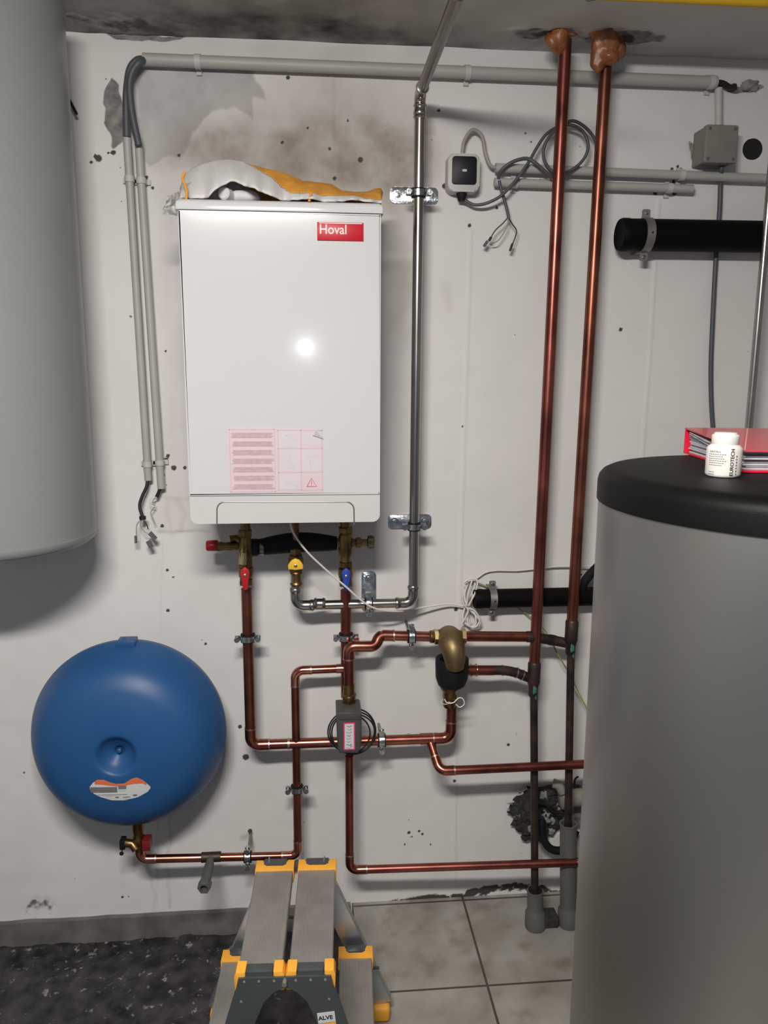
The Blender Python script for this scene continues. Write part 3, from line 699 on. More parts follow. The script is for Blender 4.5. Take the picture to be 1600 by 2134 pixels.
conduit('right of two grey vertical conduits, nearest the boiler', at(289, 300, -.022), at(336, 1018, -.022), .0098, clips=(.1, .92))
conduit('upper grey conduit beside the sensor box, reaching the right edge', at(1032, 350, -.024), at(1640, 374, -.024), .0115, clips=(.63,))
conduit('short lower grey conduit ending under the junction box', at(1030, 380, -.022), at(1443, 394, -.022), .0108, clips=(.1, .88))
conduit('white-painted vertical conduit entering the junction box from above', at(1497, 184, -.02), at(1497, 262, -.02), .0095, 'conduit_w')
t = thing('cable_stub', 'short black cable end and plaster lump at the right end of the long conduit', 'cable', tuple(at(1510, 176, 0)))
MB().tube(spline([at(1488, 172, -.022), at(1505, 174, -.022), at(1520, 182, -.014), at(1530, 180, -.004)], 6), .0075, 12).obj('stub', 'cable_blk', t)
MB().blob(at(1562, 178, -.002), .016, 3, .7, 3, 1.5, (1.5, .45, .8)).obj('plaster_lump', 'rubble_l', t)
# dark cables that leave the long conduit and turn down
for lab, pts, r_ in (('thick dark cable bending down into the outer left conduit', [(303, 122), (286, 126), (272, 142), (266, 170), (263, 215), (264, 285)], .0088),
                     ('dark cable bending down into the right vertical conduit', [(303, 124), (291, 130), (277, 148), (270, 178), (275, 235), (289, 303)], .0085)):
    P = [at(x, y, -.03 if 'thick' in lab else -.044) for x, y in pts]; P[0] = at(303, 124, yc)
    t = thing('electric_cable', lab, 'cable', tuple(P[-1])); MB().tube(spline(P, 8), r_, 16).obj('sheath', 'cable', t)
t = thing('electric_cable', 'black cable with bared connector ends hanging from the left conduit', 'cable', tuple(at(308, 1000, -.02)))
MB().tube(spline([at(x, y, -.024-.004*k) for k, (x, y) in enumerate(((309, 996), (305, 1015), (296, 1035), (291, 1055), (297, 1077)))], 8), .0042, 12).obj('sheath', 'cable_blk', t)
c_ = at(297, 1079, -.045); MB().lathe([(.004, -.006), (.0085, -.004), (.0085, .004), (.004, .006)], c_, ZA, 14).obj('grommet', 'cable_blk', t)
for pts, m_ in (([(294, 1083), (286, 1092), (284, 1105), (285, 1118)], 'cable_lt'), ([(294, 1083), (293, 1096), (301, 1108), (308, 1112)], 'cable_lt'), ([(300, 1085), (306, 1094), (309, 1103)], 'cable_blk')):
    MB().tube(spline([at(x, y, -.045) for x, y in pts], 6), .0014, 8).obj('wire', m_, t)
def connector(px_, py_, w_, h_, ang, m_, parent, Y=-.046):
    c = at(px_, py_, Y); ca, sa = math.cos(R(ang)), math.sin(R(ang))
    MB().add(*_boxed(c, V((ca, 0, sa))*w_, V((-sa, 0, ca))*h_, YA*.005)).obj('connector', m_, parent)
connector(283, 1124, .0026, .0095, 0, 'greypvc', t); connector(318, 1117, .0050, .0115, 40, 'greypvc', t); connector(312, 1134, .0055, .0095, 24, 'greypvc', t)
t = thing('electric_cable', 'thin frayed cable hanging from the conduit nearest the boiler', 'cable', tuple(at(334, 1018, -.02)))
MB().tube(spline([at(x, y, -.024) for x, y in ((336, 1012), (331, 1025), (326, 1036))], 5), .0045, 10).obj('sheath', 'cable_blk', t)
MB().tube(spline([at(x, y, -.026) for x, y in ((327, 1034), (318, 1045), (322, 1055), (314, 1068), (318, 1080), (323, 1092))], 6), .0013, 8).obj('wire', 'cable_lt', t)
MB().tube(spline([at(x, y, -.03) for x, y in ((326, 1036), (314, 1040), (312, 1052), (323, 1056))], 6), .0011, 8).obj('wire', 'cable_w', t)

# ------------------------------------------------------------------ gas pipe in stainless steel
gy = -.10; gr = .0125
gA = at(879, 196, gy); gB = at(861, 1257, gy); gC = at(618, 1257, gy)
gA = V((.2625, gy, gA.z)); gB = V((.2600, gy, at(861, 1256, gy).z)); gC = V((at(616, 1257, gy).x, gy, gB.z-.001))
gF = V((.2625, -.95, gA.z+.012)); gV = V((gC.x, gy, at(617, 1190, gy).z))
t = thing('gas_pipe', 'stainless steel gas pipe rising right of the boiler and turning up below it', 'pipe', (gB.x, 0, gB.z))
pipe_run(t, [gF, gA, gB, gC, gV], gr, 'steel', Rb=.026, elbow='steel', bead=True, sock=.022, mats=['steel_dk', 'steel', 'steel', 'steel'])
sleeve(t, at(875, 232, gy), ZA, gr, .034, 'steel'); sleeve(t, at(666, 1258, gy), XA, gr, .030, 'steel'); sleeve(t, at(617, 1205, gy), ZA, gr, .040, 'brass')
sleeve(t, V((.2625, -.62, gF.z-.005)), YA, gr, .05, 'steel_dk')
pq = at(862, 408, gy); p0, p1 = at(812, 424, 0), at(912, 392, 0)
clamp('shiny clamp on a wide zinc plate at the top right corner of the boiler', V((.2615, gy, pq.z+.006)), ZA, gr, plate=((p0.x, p0.z), (p1.x, p1.z), 'x'))
p0, p1 = at(808, 1101, 0), at(898, 1071, 0)
clamp('clamp on a wide zinc plate just right of the boiler bottom', V((.2605, gy, at(862, 1097, gy).z)), ZA, gr, plate=((p0.x, p0.z), (p1.x, p1.z), 'x'))
p0, p1 = at(753, 1272, 0), at(783, 1190, 0)
clamp('clamp on an upright zinc plate on the level gas pipe below the boiler', V((at(768, 1257, gy).x, gy, gB.z)), XA, gr, plate=((p0.x, p0.z), (p1.x, p1.z), 'z'))

# ------------------------------------------------------------------ fittings under the boiler
fy = -.10
def vert(px_, y0, y1, Y=fy): a, b_ = at(px_, y0, Y), at(px_, y1, Y); x = (a.x+b_.x)/2; return V((x, Y, a.z)), V((x, Y, b_.z))
xl = at(512, 1170, fy).x; xm = at(616, 1150, fy).x; xr = at(720, 1170, fy).x
zf = lambda py_: at(600, py_, fy).z
t = thing('safety_valve', 'brass safety valve assembly with red cap below the boiler left side', 'safety valve', (xl, 0, zf(1137)))
MB().cyl((xl, fy, zf(1090)+.06), (xl, fy, zf(1128)), .014, 24).obj('pipe', 'brass', t)
mb = MB().lathe([(.013, zf(1185)), (.017, zf(1176)), (.0155, zf(1168)), (.018, zf(1150)), (.021, zf(1140)), (.018, zf(1128)), (.0145, zf(1120))], (xl, fy, 0), ZA, 24); mb.nut((xl, fy, zf(1118)), ZA, .019, .02).obj('body', 'brass', t)
MB().tube([V((xl, fy-.006, zf(1138))), V((xl-.002, fy-.03, zf(1148))), V((xl-.006, fy-.032, zf(1168)))], .010, 16).obj('spout', 'brass_lt', t)
xs_ = [at(p, 1137, fy).x for p in (505, 492, 478, 466, 453)]
MB().lathe([(.008, 0), (.010, .012), (.009, .022), (.012, .03), (.0105, .045), (.013, .055), (.012, .065)], (xl-.008, fy, zf(1137)), -XA, 20).obj('side_valve', 'brass', t)
MB().tube([V((xs_[0], fy+.0, zf(1130))), V((xs_[1], fy+.01, zf(1123))), V((xs_[2], fy+.005, zf(1124)))], .011, 14).obj('elbow', 'brass', t)
MB().lathe([(.0125, 0), (.0145, .003), (.0138, .026), (.012, .029)], at(454, 1137, fy), -XA, 24).obj('cap', 'red', t, label='red knurled cap')
t = thing('bypass_hose', 'dark insulated crosspiece joining the two water connections below the boiler', 'hose', (xm, 0, zf(1130)))
a, b_ = at(524, 1140, -.085), at(702, 1132, -.085)
P = [a, at(548, 1139, -.085), at(575, 1135, -.085), at(610, 1131, -.085), at(650, 1130, -.085), at(690, 1132, -.085), b_]
MB().tube(spline(P, 8), lambda l, T: .0175+.009*math.sin(math.pi*min(1, max(0, l/T)))**.8, 20).obj('insulation', 'rubber', t)
MB().ring(at(530, 1141, -.088), XA, .009, .023, .008).obj('collar', 'blackish', t, label='dark blue collar')
MB().ring(at(546, 1141, -.088), XA, .010, .020, .005).obj('collar', 'steel_dk', t)
t = thing('water_manifold', 'brass cross fitting below the boiler right side with a side nipple', 'fitting', (xr, 0, zf(1135)))
mb = MB().cyl((xr, fy, zf(1090)+.06), (xr, fy, zf(1172)), .0135, 24)
mb.lathe([(.0165, zf(1160)), (.019, zf(1148)), (.019, zf(1124)), (.0165, zf(1115))], (xr, fy, 0), ZA, 24); mb.nut((xr, fy, zf(1112)), ZA, .020, .016).obj('body', 'brass', t)
MB().lathe([(.012, -.034), (.013, -.016), (.011, 0), (.010, .014), (.014, .016), (.014, .028), (.009, .030), (.009, .044), (.0155, .046), (.017, .050), (.0165, .062), (.01, .064)], (xr+.012, fy, zf(1133)), XA, 20).obj('side_nipple', 'brass', t)
MB().nut((xr+.058, fy, zf(1133)), XA, .0185, .015, rot=.3).obj('cap_nut', 'steel_dk', t)
def ball_valve(label, x, z, hm, m_body, up=.03, dn=.035, style='lever'):
    t = thing('ball_valve', label, 'valve', (x, fy, z-dn), 'small ball valves below the boiler')
    mb = MB().lathe([(.0145, -dn), (.0165, -dn+.006), (.0165, -dn*.55), (.0145, -dn*.5), (.0185, -.012), (.020, 0), (.0185, .012), (.0145, up*.5), (.0165, up*.55), (.0165, up-.004), (.0145, up)], (x, fy, z), ZA, 24)
    mb.nut((x, fy, z-dn), ZA, .0185, .014).nut((x, fy, z+up-.014), ZA, .0185, .014).obj('body', m_body, t)
    MB().cyl((x, fy-.015, z), (x, fy-.032, z), .006, 16).obj('stem', 'brass_lt', t)
    if style == 'lever':
        poly = [(-.010, .014), (0, .021), (.010, .014), (.012, .003), (.0085, -.012), (.006, -.036), (0, -.041), (-.006, -.036), (-.0085, -.012), (-.012, .003)]
    else:
        poly = [(-.0185, -.010), (-.0195, .000), (-.016, .006), (-.010, .014), (0, .018), (.010, .014), (.016, .006), (.0195, .000), (.0185, -.010), (0, -.012)]
    MB().prism(poly, (x, fy-.028, z), XA, ZA, .007, .002).obj('handle', hm, t, label={'red': 'red lever handle', 'bluep': 'blue lever handle', 'yellow': 'yellow butterfly handle'}[hm])
    MB().lathe([(.0045, 0), (.0045, .003), (.003, .004)], (x, fy-.035, z), -YA, 6).obj('handle_screw', 'brass_lt', t)
ball_valve('ball valve with red lever under the left water connection', xl, zf(1190), 'red', 'brass')
ball_valve('ball valve with blue lever under the right water connection', xr, zf(1196), 'bluep', 'brass')
ball_valve('gas valve with yellow butterfly handle below the middle of the boiler', xm, zf(1172), 'yellow', 'brass', .02, .024, 'fly')
t = thing('gas_connection', 'short brown copper stub between the boiler and the yellow gas valve', 'pipe', (xm, 0, zf(1150)))
MB().cyl((xm, fy, zf(1090)+.06), (xm, fy, zf(1158)), .0095, 20).obj('pipe', 'copper_old', t); MB().nut((xm, fy, zf(1158)-.004), ZA, .0155, .022).obj('union_nut', 'brass', t)

# ------------------------------------------------------------------ copper pipes
cy = -.10
def P_(x, y, Y=cy): return at(x, y, Y)
# flow pipe from the red valve
t = thing('copper_pipe', 'copper flow pipe from the red valve down and right to the bronze mixing valve', 'pipe', (xl, 0, P_(515, 1548).z))
zH = P_(700, 1546).z
xE = P_(940, 1500).x; yb = -.105
c1 = V((xl, cy, zH)); c2 = V((xE-.001, yb, zH+.001)); c3 = V((xE, yb, P_(940, 1462, yb).z))
pipe_run(t, [V((xl, cy, zf(1225))), c1, c2, c3], .0140, 'copper', Rb=.032, elbow='copper', mats=['copper_old', 'copper', 'copper_old'])
xt = P_(893, 1540).x; MB().ring((xt, cy-.002, zH), XA, .0135, .0158, .024).obj('tee', 'copper', t)
zL = P_(1000, 1600, -.15).z
pipe_run(t, [V((xt+.002, cy, zH)), V((P_(915, 1600, -.15).x, -.16, P_(915, 1603, -.15).z)), V((.80, -.16, P_(1100, 1597, -.16).z)), V((.80, -.604, P_(1100, 1597, -.16).z))], .0120, 'copper_red', Rb=.028, elbow='copper', mats=['copper', 'copper_red', 'copper_red'])
sleeve(t, V((xt-.055, cy, zH)), XA, .0138, .006, 'solder', 'solder_ring', False); sleeve(t, V((-.075, cy, zH)), XA, .0138, .006, 'solder', 'solder_ring', False)
# return pipe from the blue valve
t = thing('copper_pipe', 'copper return pipe dropping from the blue valve with a branch to the blue vessel', 'pipe', (xr, 0, P_(720, 1395).z))
zT = P_(680, 1394).z; xb = P_(618, 1600).x; zV = P_(450, 1785, -.10).z
MB().cyl((xr, cy, zf(1232)), (xr, cy, P_(720, 1452).z), .0138, 24).obj('pipe', 'copper_red', t)
MB().ring((xr-.01, cy, zT), XA, .0, .0128, .016).obj('tee', 'copper_new', t)
xv = P_(291, 1785, -.12).x
pipe_run(t, [V((xr, cy, zT)), V((xb, cy, zT-.002)), V((xb, -.105, P_(618, 1783, -.105).z)), V((xv, -.12, P_(300, 1790, -.12).z)), V((xv, -.12, P_(290, 1755, -.12).z))], .0112, 'copper', Rb=.024, elbow='copper_new', sock=.02, mats=['copper', 'copper_old', 'copper', 'brass'])
xd = P_(440, 1786, -.115).x; zd = P_(440, 1786, -.115).z
MB().ring((xd, -.115, zd), XA, .011, .0138, .026).obj('tee', 'copper_dark', t)
MB().lathe([(.0085, 0), (.0105, .01), (.0105, .02), (.0125, .03), (.0135, .08), (.0135, .095)], (xd, -.118, zd), V((-.03, -1, -.06)), 20).obj('drain_tube', 'greypvc', t, label='grey drain tube pointing forward')
dn = V((-.03, -1, -.06)).normalized(); e_ = V((xd, -.118, zd))+dn*.095
MB().lathe([(.0165, 0), (.0175, .002), (.0175, .024), (.0165, .026), (.0105, .026), (.0105, .012), (0, .012)], e_, dn, 6).obj('drain_nut', 'greypvc', t)
# shared stub: lifts from the valve actuator and offsets right to the bronze valve
t = thing('copper_pipe', 'copper pipe with an S bend leading right from above the grey actuator', 'pipe', (P_(726, 1400).x, 0, P_(726, 1400).z))
xf = P_(727, 1400, -.135).x; yq = -.135
e0 = V((xf, yq, P_(727, 1455, yq).z)); e1 = V((xf, yq, P_(727, 1347, yq).z)); e2 = V((P_(783, 1345, yq).x, yq, P_(783, 1347, yq).z)); e3 = V((P_(790, 1324, -.12).x, -.12, P_(790, 1324, -.12).z)); e4 = V((P_(905, 1328, -.12).x, -.12, P_(905, 1327, -.12).z))
MB().cyl(e0, e1-ZA*.022, .0135, 24).obj('pipe', 'copper_red', t)
MB().tube(fillet([e1-ZA*.034, e1, e2, e3, e3.lerp(e4, .25)], .022, 12), .0150, 24).obj('elbow', 'copper', t)
MB().ring(e1-ZA*.034, ZA, .0130, .0160, .002).obj('solder_ring', 'solder', t)
MB().cyl(e3.lerp(e4, .2), e4, .0135, 24).obj('pipe', 'copper', t); MB().ring(e3.lerp(e4, .26), XA, .013, .0162, .002).obj('solder_ring', 'solder', t)
z0_ = P_(727, 1479, yq).z; z1_ = P_(727, 1432, yq).z
mb = MB().lathe([(.0135, z0_), (.0165, z0_+.006), (.0165, z0_+.018), (.014, z0_+.021), (.0175, z0_+.028), (.0175, z0_+.04), (.0150, z0_+.044), (.0165, z0_+.052), (.0150, z0_+.058), (.0158, z0_+.064), (.0150, z0_+.072)], (xf, yq, 0), ZA, 24)
mb.nut((xf, yq, z0_+.018), ZA, .0195, .014).nut((xf, yq, z0_+.038), ZA, .0185, .01, .4).obj('union_fitting', 'brass', t)
t = thing('copper_pipe', 'copper pipe leaving below the grey actuator and running right to the silver tank', 'pipe', (xf, 0, P_(727, 1810).z))
pipe_run(t, [V((xf, yq, P_(727, 1575, yq).z)), V((xf, yq, P_(728, 1813, yq).z)), V((.77, -.165, P_(1100, 1801, -.16).z)), V((.77, -.604, P_(1100, 1801, -.16).z))], .0112, 'copper_old', Rb=.026, elbow='copper', sock=.022, mats=['copper_red', 'copper_red', 'copper_red'])
# right hand run from the mixing valve to the risers
t = thing('copper_pipe', 'copper pipe running right from the bronze valve to the right riser', 'pipe', tuple(P_(1000, 1327, -.12)))
pipe_run(t, [P_(958, 1326, -.12), P_(1105, 1327, -.115), P_(1150, 1334, -.10), P_(1185, 1341, -.10)], .0138, 'copper', Rb=.03, elbow='copper_dark', sock=.006, ends=None, mats=['copper', 'copper_dark', 'copper_dark'])
t = thing('copper_pipe', 'short dark curved copper pipe from the black valve ring to the left riser', 'pipe', tuple(P_(1000, 1397, -.12)))
MB().tube(spline([P_(980, 1397, -.125), P_(1010, 1397, -.125), P_(1048, 1397, -.12), P_(1075, 1402, -.115), P_(1100, 1412, -.11)], 8), .0132, 24).obj('pipe', 'copper_dark', t)
MB().cyl(P_(955, 1397, -.130), P_(1028, 1397, -.125), .0137, 24).obj('pipe', 'copper_red', t)
sleeve(t, P_(987, 1397, -.125), XA, .0135, .02, 'copper_new')
for q, d_ in (((1047, 1397), XA), ((1076, 1402), V((1, 0, -.3))), ((1088, 1407), V((1, 0, -.4)))): MB().ring(P_(*q, -.117), d_, .012, .0150, .002).obj('solder_ring', 'solder', t)

# risers through the ceiling
def riser(label, top, mid, low, r1, r2, mt, m2, ys):
    t = thing('riser_pipe', label, 'pipe', tuple(V((low.x, low.y, low.z))))
    MB().cyl(top, mid, r1, 28).obj('upper_pipe', mt, t); MB().cyl(mid, low, r2, 24).obj('lower_pipe', m2, t)
    d = (mid-top).normalized()
    MB().lathe([(r1, -.045), (r1*1.18, -.04), (r1*1.18, .012), (r2*1.25, .026), (r2*1.25, .05), (r2, .054)], mid, d, 28).obj('reducing_tee', 'copper_dark', t)
    MB().blob(mid+V((.0, -.014, -.03)), .006, 3, .6, sc=(.8, .5, 1.8)).blob(mid+V((.004, -.011, -.055)), .004, 5, .6, sc=(.8, .5, 2)).obj('verdigris_spot', 'verdigris', t)
    return t
a0, a1, a2 = V((.610, -.10, 2.33)), P_(1112, 1412, -.115), P_(1115, 1856, -.14)
b0, b1, b2 = V((.712, -.10, 2.30)), P_(1190, 1325, -.115), P_(1184, 1716, -.135)
riser('left of two tall copper risers, with a reddish shine', a0, a1, a2-ZA*.03, .0148, .0105, 'copper_red', 'copper_dark', None)
riser('right of two tall copper risers, nearest the silver tank', b0, b1, b2-ZA*.03, .0148, .0105, 'copper_old', 'copper_dark', None)
for q, mm, rr_ in ((P_(1127, 993, -.122), 'cable_w', .0032), (P_(1128, 1060, -.124), 'rubber', .002), (P_(1130, 1075, -.124), 'rubber', .002), (P_(1205, 1052, -.124), 'rubber', .0018), (P_(1206, 1066, -.124), 'rubber', .002)):
    pass
def foam(label, pts):
    t = thing('foam_plug', label, 'foam', tuple(pts[0][0]), 'foam plugs at the ceiling'); mb = MB()
    for k, (c, r_, sc) in enumerate(pts): mb.blob(c, r_, k*2+1, .35, 3, 1, sc)
    o = mb.obj('foam', 'foam', t, smooth=80)
    m_ = o.modifiers.new('r', 'REMESH'); m_.mode = 'VOXEL'; m_.voxel_size = .0035; m_.use_smooth_shade = True
    s = o.modifiers.new('s', 'SMOOTH'); s.iterations = 3
foam('small brown foam plug around the left riser at the ceiling', [(P_(1160, 78, -.11), .026, (1, .9, 1.2)), (P_(1182, 60, -.10), .022, (1.2, 1, 1)), (P_(1165, 95, -.11), .018, (.9, .8, 1))])
foam('large lumpy brown foam plug around the right riser at the ceiling', [(P_(1262, 62, -.11), .034, (1.1, .9, 1)), (P_(1282, 60, -.09), .028, (1, 1, 1.3)), (P_(1258, 92, -.12), .034, (1, .9, 1)), (P_(1283, 100, -.10), .030, (.8, .9, 1.1)), (P_(1246, 122, -.12), .020, (.9, .9, 1.6)), (P_(1268, 118, -.13), .022, (1.1, .8, .8))])
for lab, p, q, r_, mt in (('shorter grey floor sleeve around the left riser', a2, at(1115, 1952, -.15), .0225, 'greypvc'), ('taller grey floor sleeve around the right riser beside the silver tank', b2, at(1184, 1950, -.145), .0235, 'greypvc')):
    z_ = -.012
    t = thing('pipe_sleeve', lab, 'pipe sleeve', (p.x, p.y, z_), 'grey pipe sleeves')
    bx = p+(q-p)*((p.z-z_)/(p.z-q.z)); h = (p-bx).length
    MB().lathe([(r_+.006, 0), (r_+.007, .004), (r_+.006, .045), (r_+.001, .052), (r_, .06), (r_, h-.004), (r_+.0015, h-.003), (r_+.0015, h), (r_*.86, h), (r_*.86, h-.05)], bx, p-bx, 32).obj('tube', mt, t)
    if 'shorter' in lab:
        MB().ring(p, p-bx, .0105, r_*.87, .004).obj('insulation', 'rubber', t)
        MB().box((bx.x+.02, bx.y-.012, z_), (b2.x-.02, bx.y+.04, z_+.032), .006, 3).obj('base_shade_block', 'rubble_and_shade', t)  # dark block stands in for the shadow at the foot of the sleeve

# ------------------------------------------------------------------ pipe clamps
G_c = 'round pipe clamps on copper pipes'
clamp('round clamp on the left copper drop pipe between red valve and elbow', V((xl, cy, P_(516, 1329).z)), ZA, .0142, group=G_c)
clamp('round clamp on the copper return pipe below the blue valve', V((xr, cy, P_(722, 1327).z)), ZA, .0140, group=G_c)
clamp('round clamp on the middle copper pipe above the stepladder', V((xb, cy-.001, P_(620, 1643).z)), ZA, .0115, group=G_c)
clamp('round clamp on the level copper pipe just right of the grey actuator', V((P_(795, 1538).x, cy, zH)), XA, .0142, group=G_c)
clamp('shiny clamp on the upper copper pipe left of the bronze valve', V((P_(857, 1322, -.12).x, -.12, e3.lerp(e4, .6).z)), XA, .0140, group=G_c)
clamp('shiny clamp on the copper pipe feeding the blue vessel', V((P_(516, 1780, -.11).x, -.111, P_(516, 1785, -.11).z)), XA, .0115, group=G_c)

# ------------------------------------------------------------------ bronze mixing valve
t = thing('mixing_valve', 'bronze three-way valve with domed elbow and black insulating ring', 'valve', tuple(P_(940, 1400, -.12)))
xc = P_(936, 1330, -.12).x; zt_ = P_(936, 1326, -.12).z
mb = MB().lathe([(.0135, -.052), (.017, -.048), (.017, -.036), (.0145, -.033), (.019, -.026), (.021, 0), (.019, .026), (.0145, .033), (.017, .036), (.017, .044), (.0135, .048)], (xc-.003, -.12, zt_), XA, 24)
mb.obj('cross_body', 'brass', t)
for s in (-.042, .032): MB().nut((xc+s, -.12, zt_), XA, .0205, .013).obj('union_nut', 'brass_lt', t)
dome = spline([V((xc-.001, -.112, zt_-.006)), V((xc, -.142, zt_-.006)), V((xc+.003, -.164, zt_-.020)), V((xc+.006, -.172, zt_-.044)), V((xc+.008, -.168, zt_-.068))], 8)
MB().tube(dome, lambda l, T: .0335 if l/T < .45 else .0335-.0095*(l/T-.45)/.55, 32).obj('dome', 'bronze', t)
xn, yn = xc+.006, -.135; zr = P_(940, 1400, yn).z
MB().lathe([(.030, zr-.040), (.037, zr-.034), (.043, zr-.015), (.0445, zr+.022), (.044, zr+.038), (.040, zr+.040), (.033, zr+.034), (.031, zr+.01)], (xn, yn, 0), ZA, 40).obj('insulating_ring', 'rubber', t)
zb_ = P_(938, 1468, yn).z
MB().lathe([(.0145, zb_-.012), (.017, zb_-.008), (.0175, zb_+.006), (.0155, zb_+.010), (.0185, zb_+.016), (.0185, zb_+.032), (.021, zb_+.036), (.027, zb_+.046), (.0275, zr-.036), (.020, zr-.02)], (xn-.003, yn+.01, 0), ZA, 28).obj('outlet', 'brass', t)
MB().nut((xn-.003, yn+.01, zb_+.014), ZA, .0205, .013).obj('union_nut', 'brass', t)

# ------------------------------------------------------------------ valve actuator with coiled lead
t = thing('valve_actuator', 'dark grey actuator box with a red-bordered white label and coiled black lead', 'actuator', tuple(P_(727, 1530, -.15)))
p0, p1 = P_(703, 1573, -.205), P_(754, 1486, -.205)
pol = [(p0.x+.006, p0.z), (p1.x-.009, p0.z-.001), (p1.x-.001, p0.z+.018), (p1.x, p1.z-.004), (p1.x-.003, p1.z), (p0.x+.0, p1.z), (p0.x-.002, p1.z-.005), (p0.x+.001, p0.z+.015)]
MB().prism(pol, (0, -.118, 0), XA, ZA, .082, .005, 3).obj('housing', 'box_dk', t)
MB().prism([(p0.x, p1.z-.002), (p0.x+.006, p1.z-.018), (p1.x-.006, p1.z-.018), (p1.x, p1.z-.002)], (0, -.199, 0), XA, ZA, .004, .001).obj('bevel_strip', 'box_dk', t)
yl = -.2005
l0, l1 = V((p0.x+.016, yl, p0.z+.010)), V((p0.x+.046, yl, p1.z-.027))
lab_ = MB().prism(rrect(l0.x, l1.x, l0.z, l1.z, .002, .002, 3), (0, yl+.001, 0), XA, ZA, .0016).obj('label_border', 'pinkred', t, label='pink-red label border')
MB().prism(rrect(l0.x+.0032, l1.x-.0032, l0.z+.0032, l1.z-.0032, .001, .001, 3), (0, yl-.0004, 0), XA, ZA, .0006).obj('label_field', 'sticker', lab_)
mb = MB(); rq = random.Random(5)
for k in range(8):
    zz = l1.z-.009-.0085*k
    x_ = l0.x+.0065
    mb.tube([V((x_+rq.random()*.004, yl-.0013, zz)), V((x_+.006+rq.random()*.004, yl-.0013, zz-.003)), V((x_+.011+rq.random()*.004, yl-.0013, zz+.001))], .0005 if k % 3 else .0008, 5)
mb.ring((l1.x-.0095, yl-.0012, l0.z+.0115), YA, .0022, .0030, .0003, 16)
mb.obj('label_print', 'ink_lt', lab_)
mb = MB()
for k in range(4):
    c = P_(733+k*1.5, 1527+k*2-3, -.135-.006*k); rr_ = .064-.0035*k; path = []
    for i in range(49):
        a = 2*math.pi*i/48; path.append(c+V((rr_*math.cos(a)*(1.0 if k < 3 else .8), .006*math.sin(a*2+k), rr_*math.sin(a))))
    mb.tube(path, .0021, 8, caps=False)
mb.obj('coiled_lead', 'cable_blk', t)

# ------------------------------------------------------------------ blue expansion vessel
vc = V((-.489, -.125, .612)); vr = .2505
t = thing('expansion_vessel', 'round blue expansion vessel low on the wall with a white sticker', 'expansion vessel', tuple(vc))
prof = [(0, .085), (.008, .086), (.012, .094), (.020, .100), (.034, .110), (.044, .1215), (.049, .1265), (.056, .1290), (.075, .1285), (.11, .1245), (.145, .1165), (.17, .108), (.195, .093), (.214, .074), (.229, .050), (.240, .026), (.2475, .004), (.2505, -.008), (.2495, -.022), (.244, -.045), (.232, -.070), (.21, -.090), (.17, -.104), (.1, -.110), (0, -.112)]
pr = spline([V((a, b_, 0)) for a, b_ in prof], 4); pr = [(max(0, p.x), p.y) for p in pr]
vax = V((-.02, -1, .03)).normalized()
MB().lathe(pr, vc, vax, 96).obj('shell', 'blue', t, smooth=70)
MB().lathe([(.0055, .084), (.006, .099), (.004, .1005), (0, .1005)], vc, vax, 16).obj('air_valve', 'blue_tab', t)
MB().tube([vc+V((-.02, .0, vr-.006)), vc+V((.0, .01, vr+.006)), vc+V((.022, .0, vr-.006))], .006, 10).box(vc+V((-.016, -.01, vr-.01)), vc+V((.03, .03, vr+.008)), .003).obj('top_lug', 'blue_tab', t)
def vprof(r_):
    for (a, b_), (c, d_) in zip(pr[:-1], pr[1:]):
        if a <= r_ <= c and c > a: return b_+(d_-b_)*(r_-a)/(c-a)
    return pr[-1][1]
_, ux, uz = basis(vax)
def vpt(x, z, off=.0006):  # a point on the shell, x right, z up, from the dimple centre
    r_ = math.hypot(x, z); right = XA-vax*XA.dot(vax); right.normalize(); upv = right.cross(vax); upv = -upv if upv.z < 0 else upv
    return vc+right*x+upv*z+vax*(vprof(r_)+off)
def vsheet(outline_lo, outline_hi, x0, x1, m_, name, parent, off, n=36, k=8):
    P = []
    for i in range(n+1):
        x = x0+(x1-x0)*i/n; a, b_ = interp(outline_lo, x), interp(outline_hi, x)
        P.append([vpt(x, a+(b_-a)*j/k, off) for j in range(k+1)])
    return MB().grid(P).obj(name, m_, parent, smooth=80)
def vs_(px_, py_):  # photo pixel -> sticker coordinates on the shell front
    q = at(px_, py_, vc.y-.128); d = q-vc; return d.x, d.z
S = lambda L: [vs_(*q) for q in L]
hi_ = S([(189, 1643), (196, 1634), (205, 1627), (220, 1627), (232, 1632), (246, 1635), (262, 1634), (276, 1625), (288, 1621), (302, 1628), (316, 1642)])
lo_ = S([(189, 1647), (196, 1657), (210, 1664), (235, 1671), (262, 1671), (290, 1664), (310, 1653), (316, 1645)])
stk = vsheet(lo_, hi_, hi_[0][0]+.0002, hi_[-1][0]-.0002, 'sticker', 'sticker', t, .0012)
stk['label'] = 'white lens-shaped sticker with orange upper corners'
hi2 = hi_; lo2 = S([(189, 1643), (200, 1637), (216, 1637), (232, 1639), (246, 1640), (262, 1639), (280, 1635), (300, 1634), (316, 1643)])
vsheet(lo2, hi2, vs_(200, 1637)[0], vs_(308, 1637)[0], 'orange_red', 'orange_print', stk, .0016)
def vbar(x0, y0, x1, y1, m_, name='printed_block'):
    a, b_ = vs_(x0, y1), vs_(x1, y0); vsheet([(a[0], a[1]), (b_[0], a[1])], [(a[0], b_[1]), (b_[0], b_[1])], a[0]+1e-5, b_[0]-1e-5, m_, name, stk, .002, 8, 2)
vbar(191, 1641, 247, 1655, 'ink_lt'); vbar(250, 1638, 266, 1646, 'ink_lt'); vbar(250, 1648, 266, 1650, 'grey_line')
mb = MB()
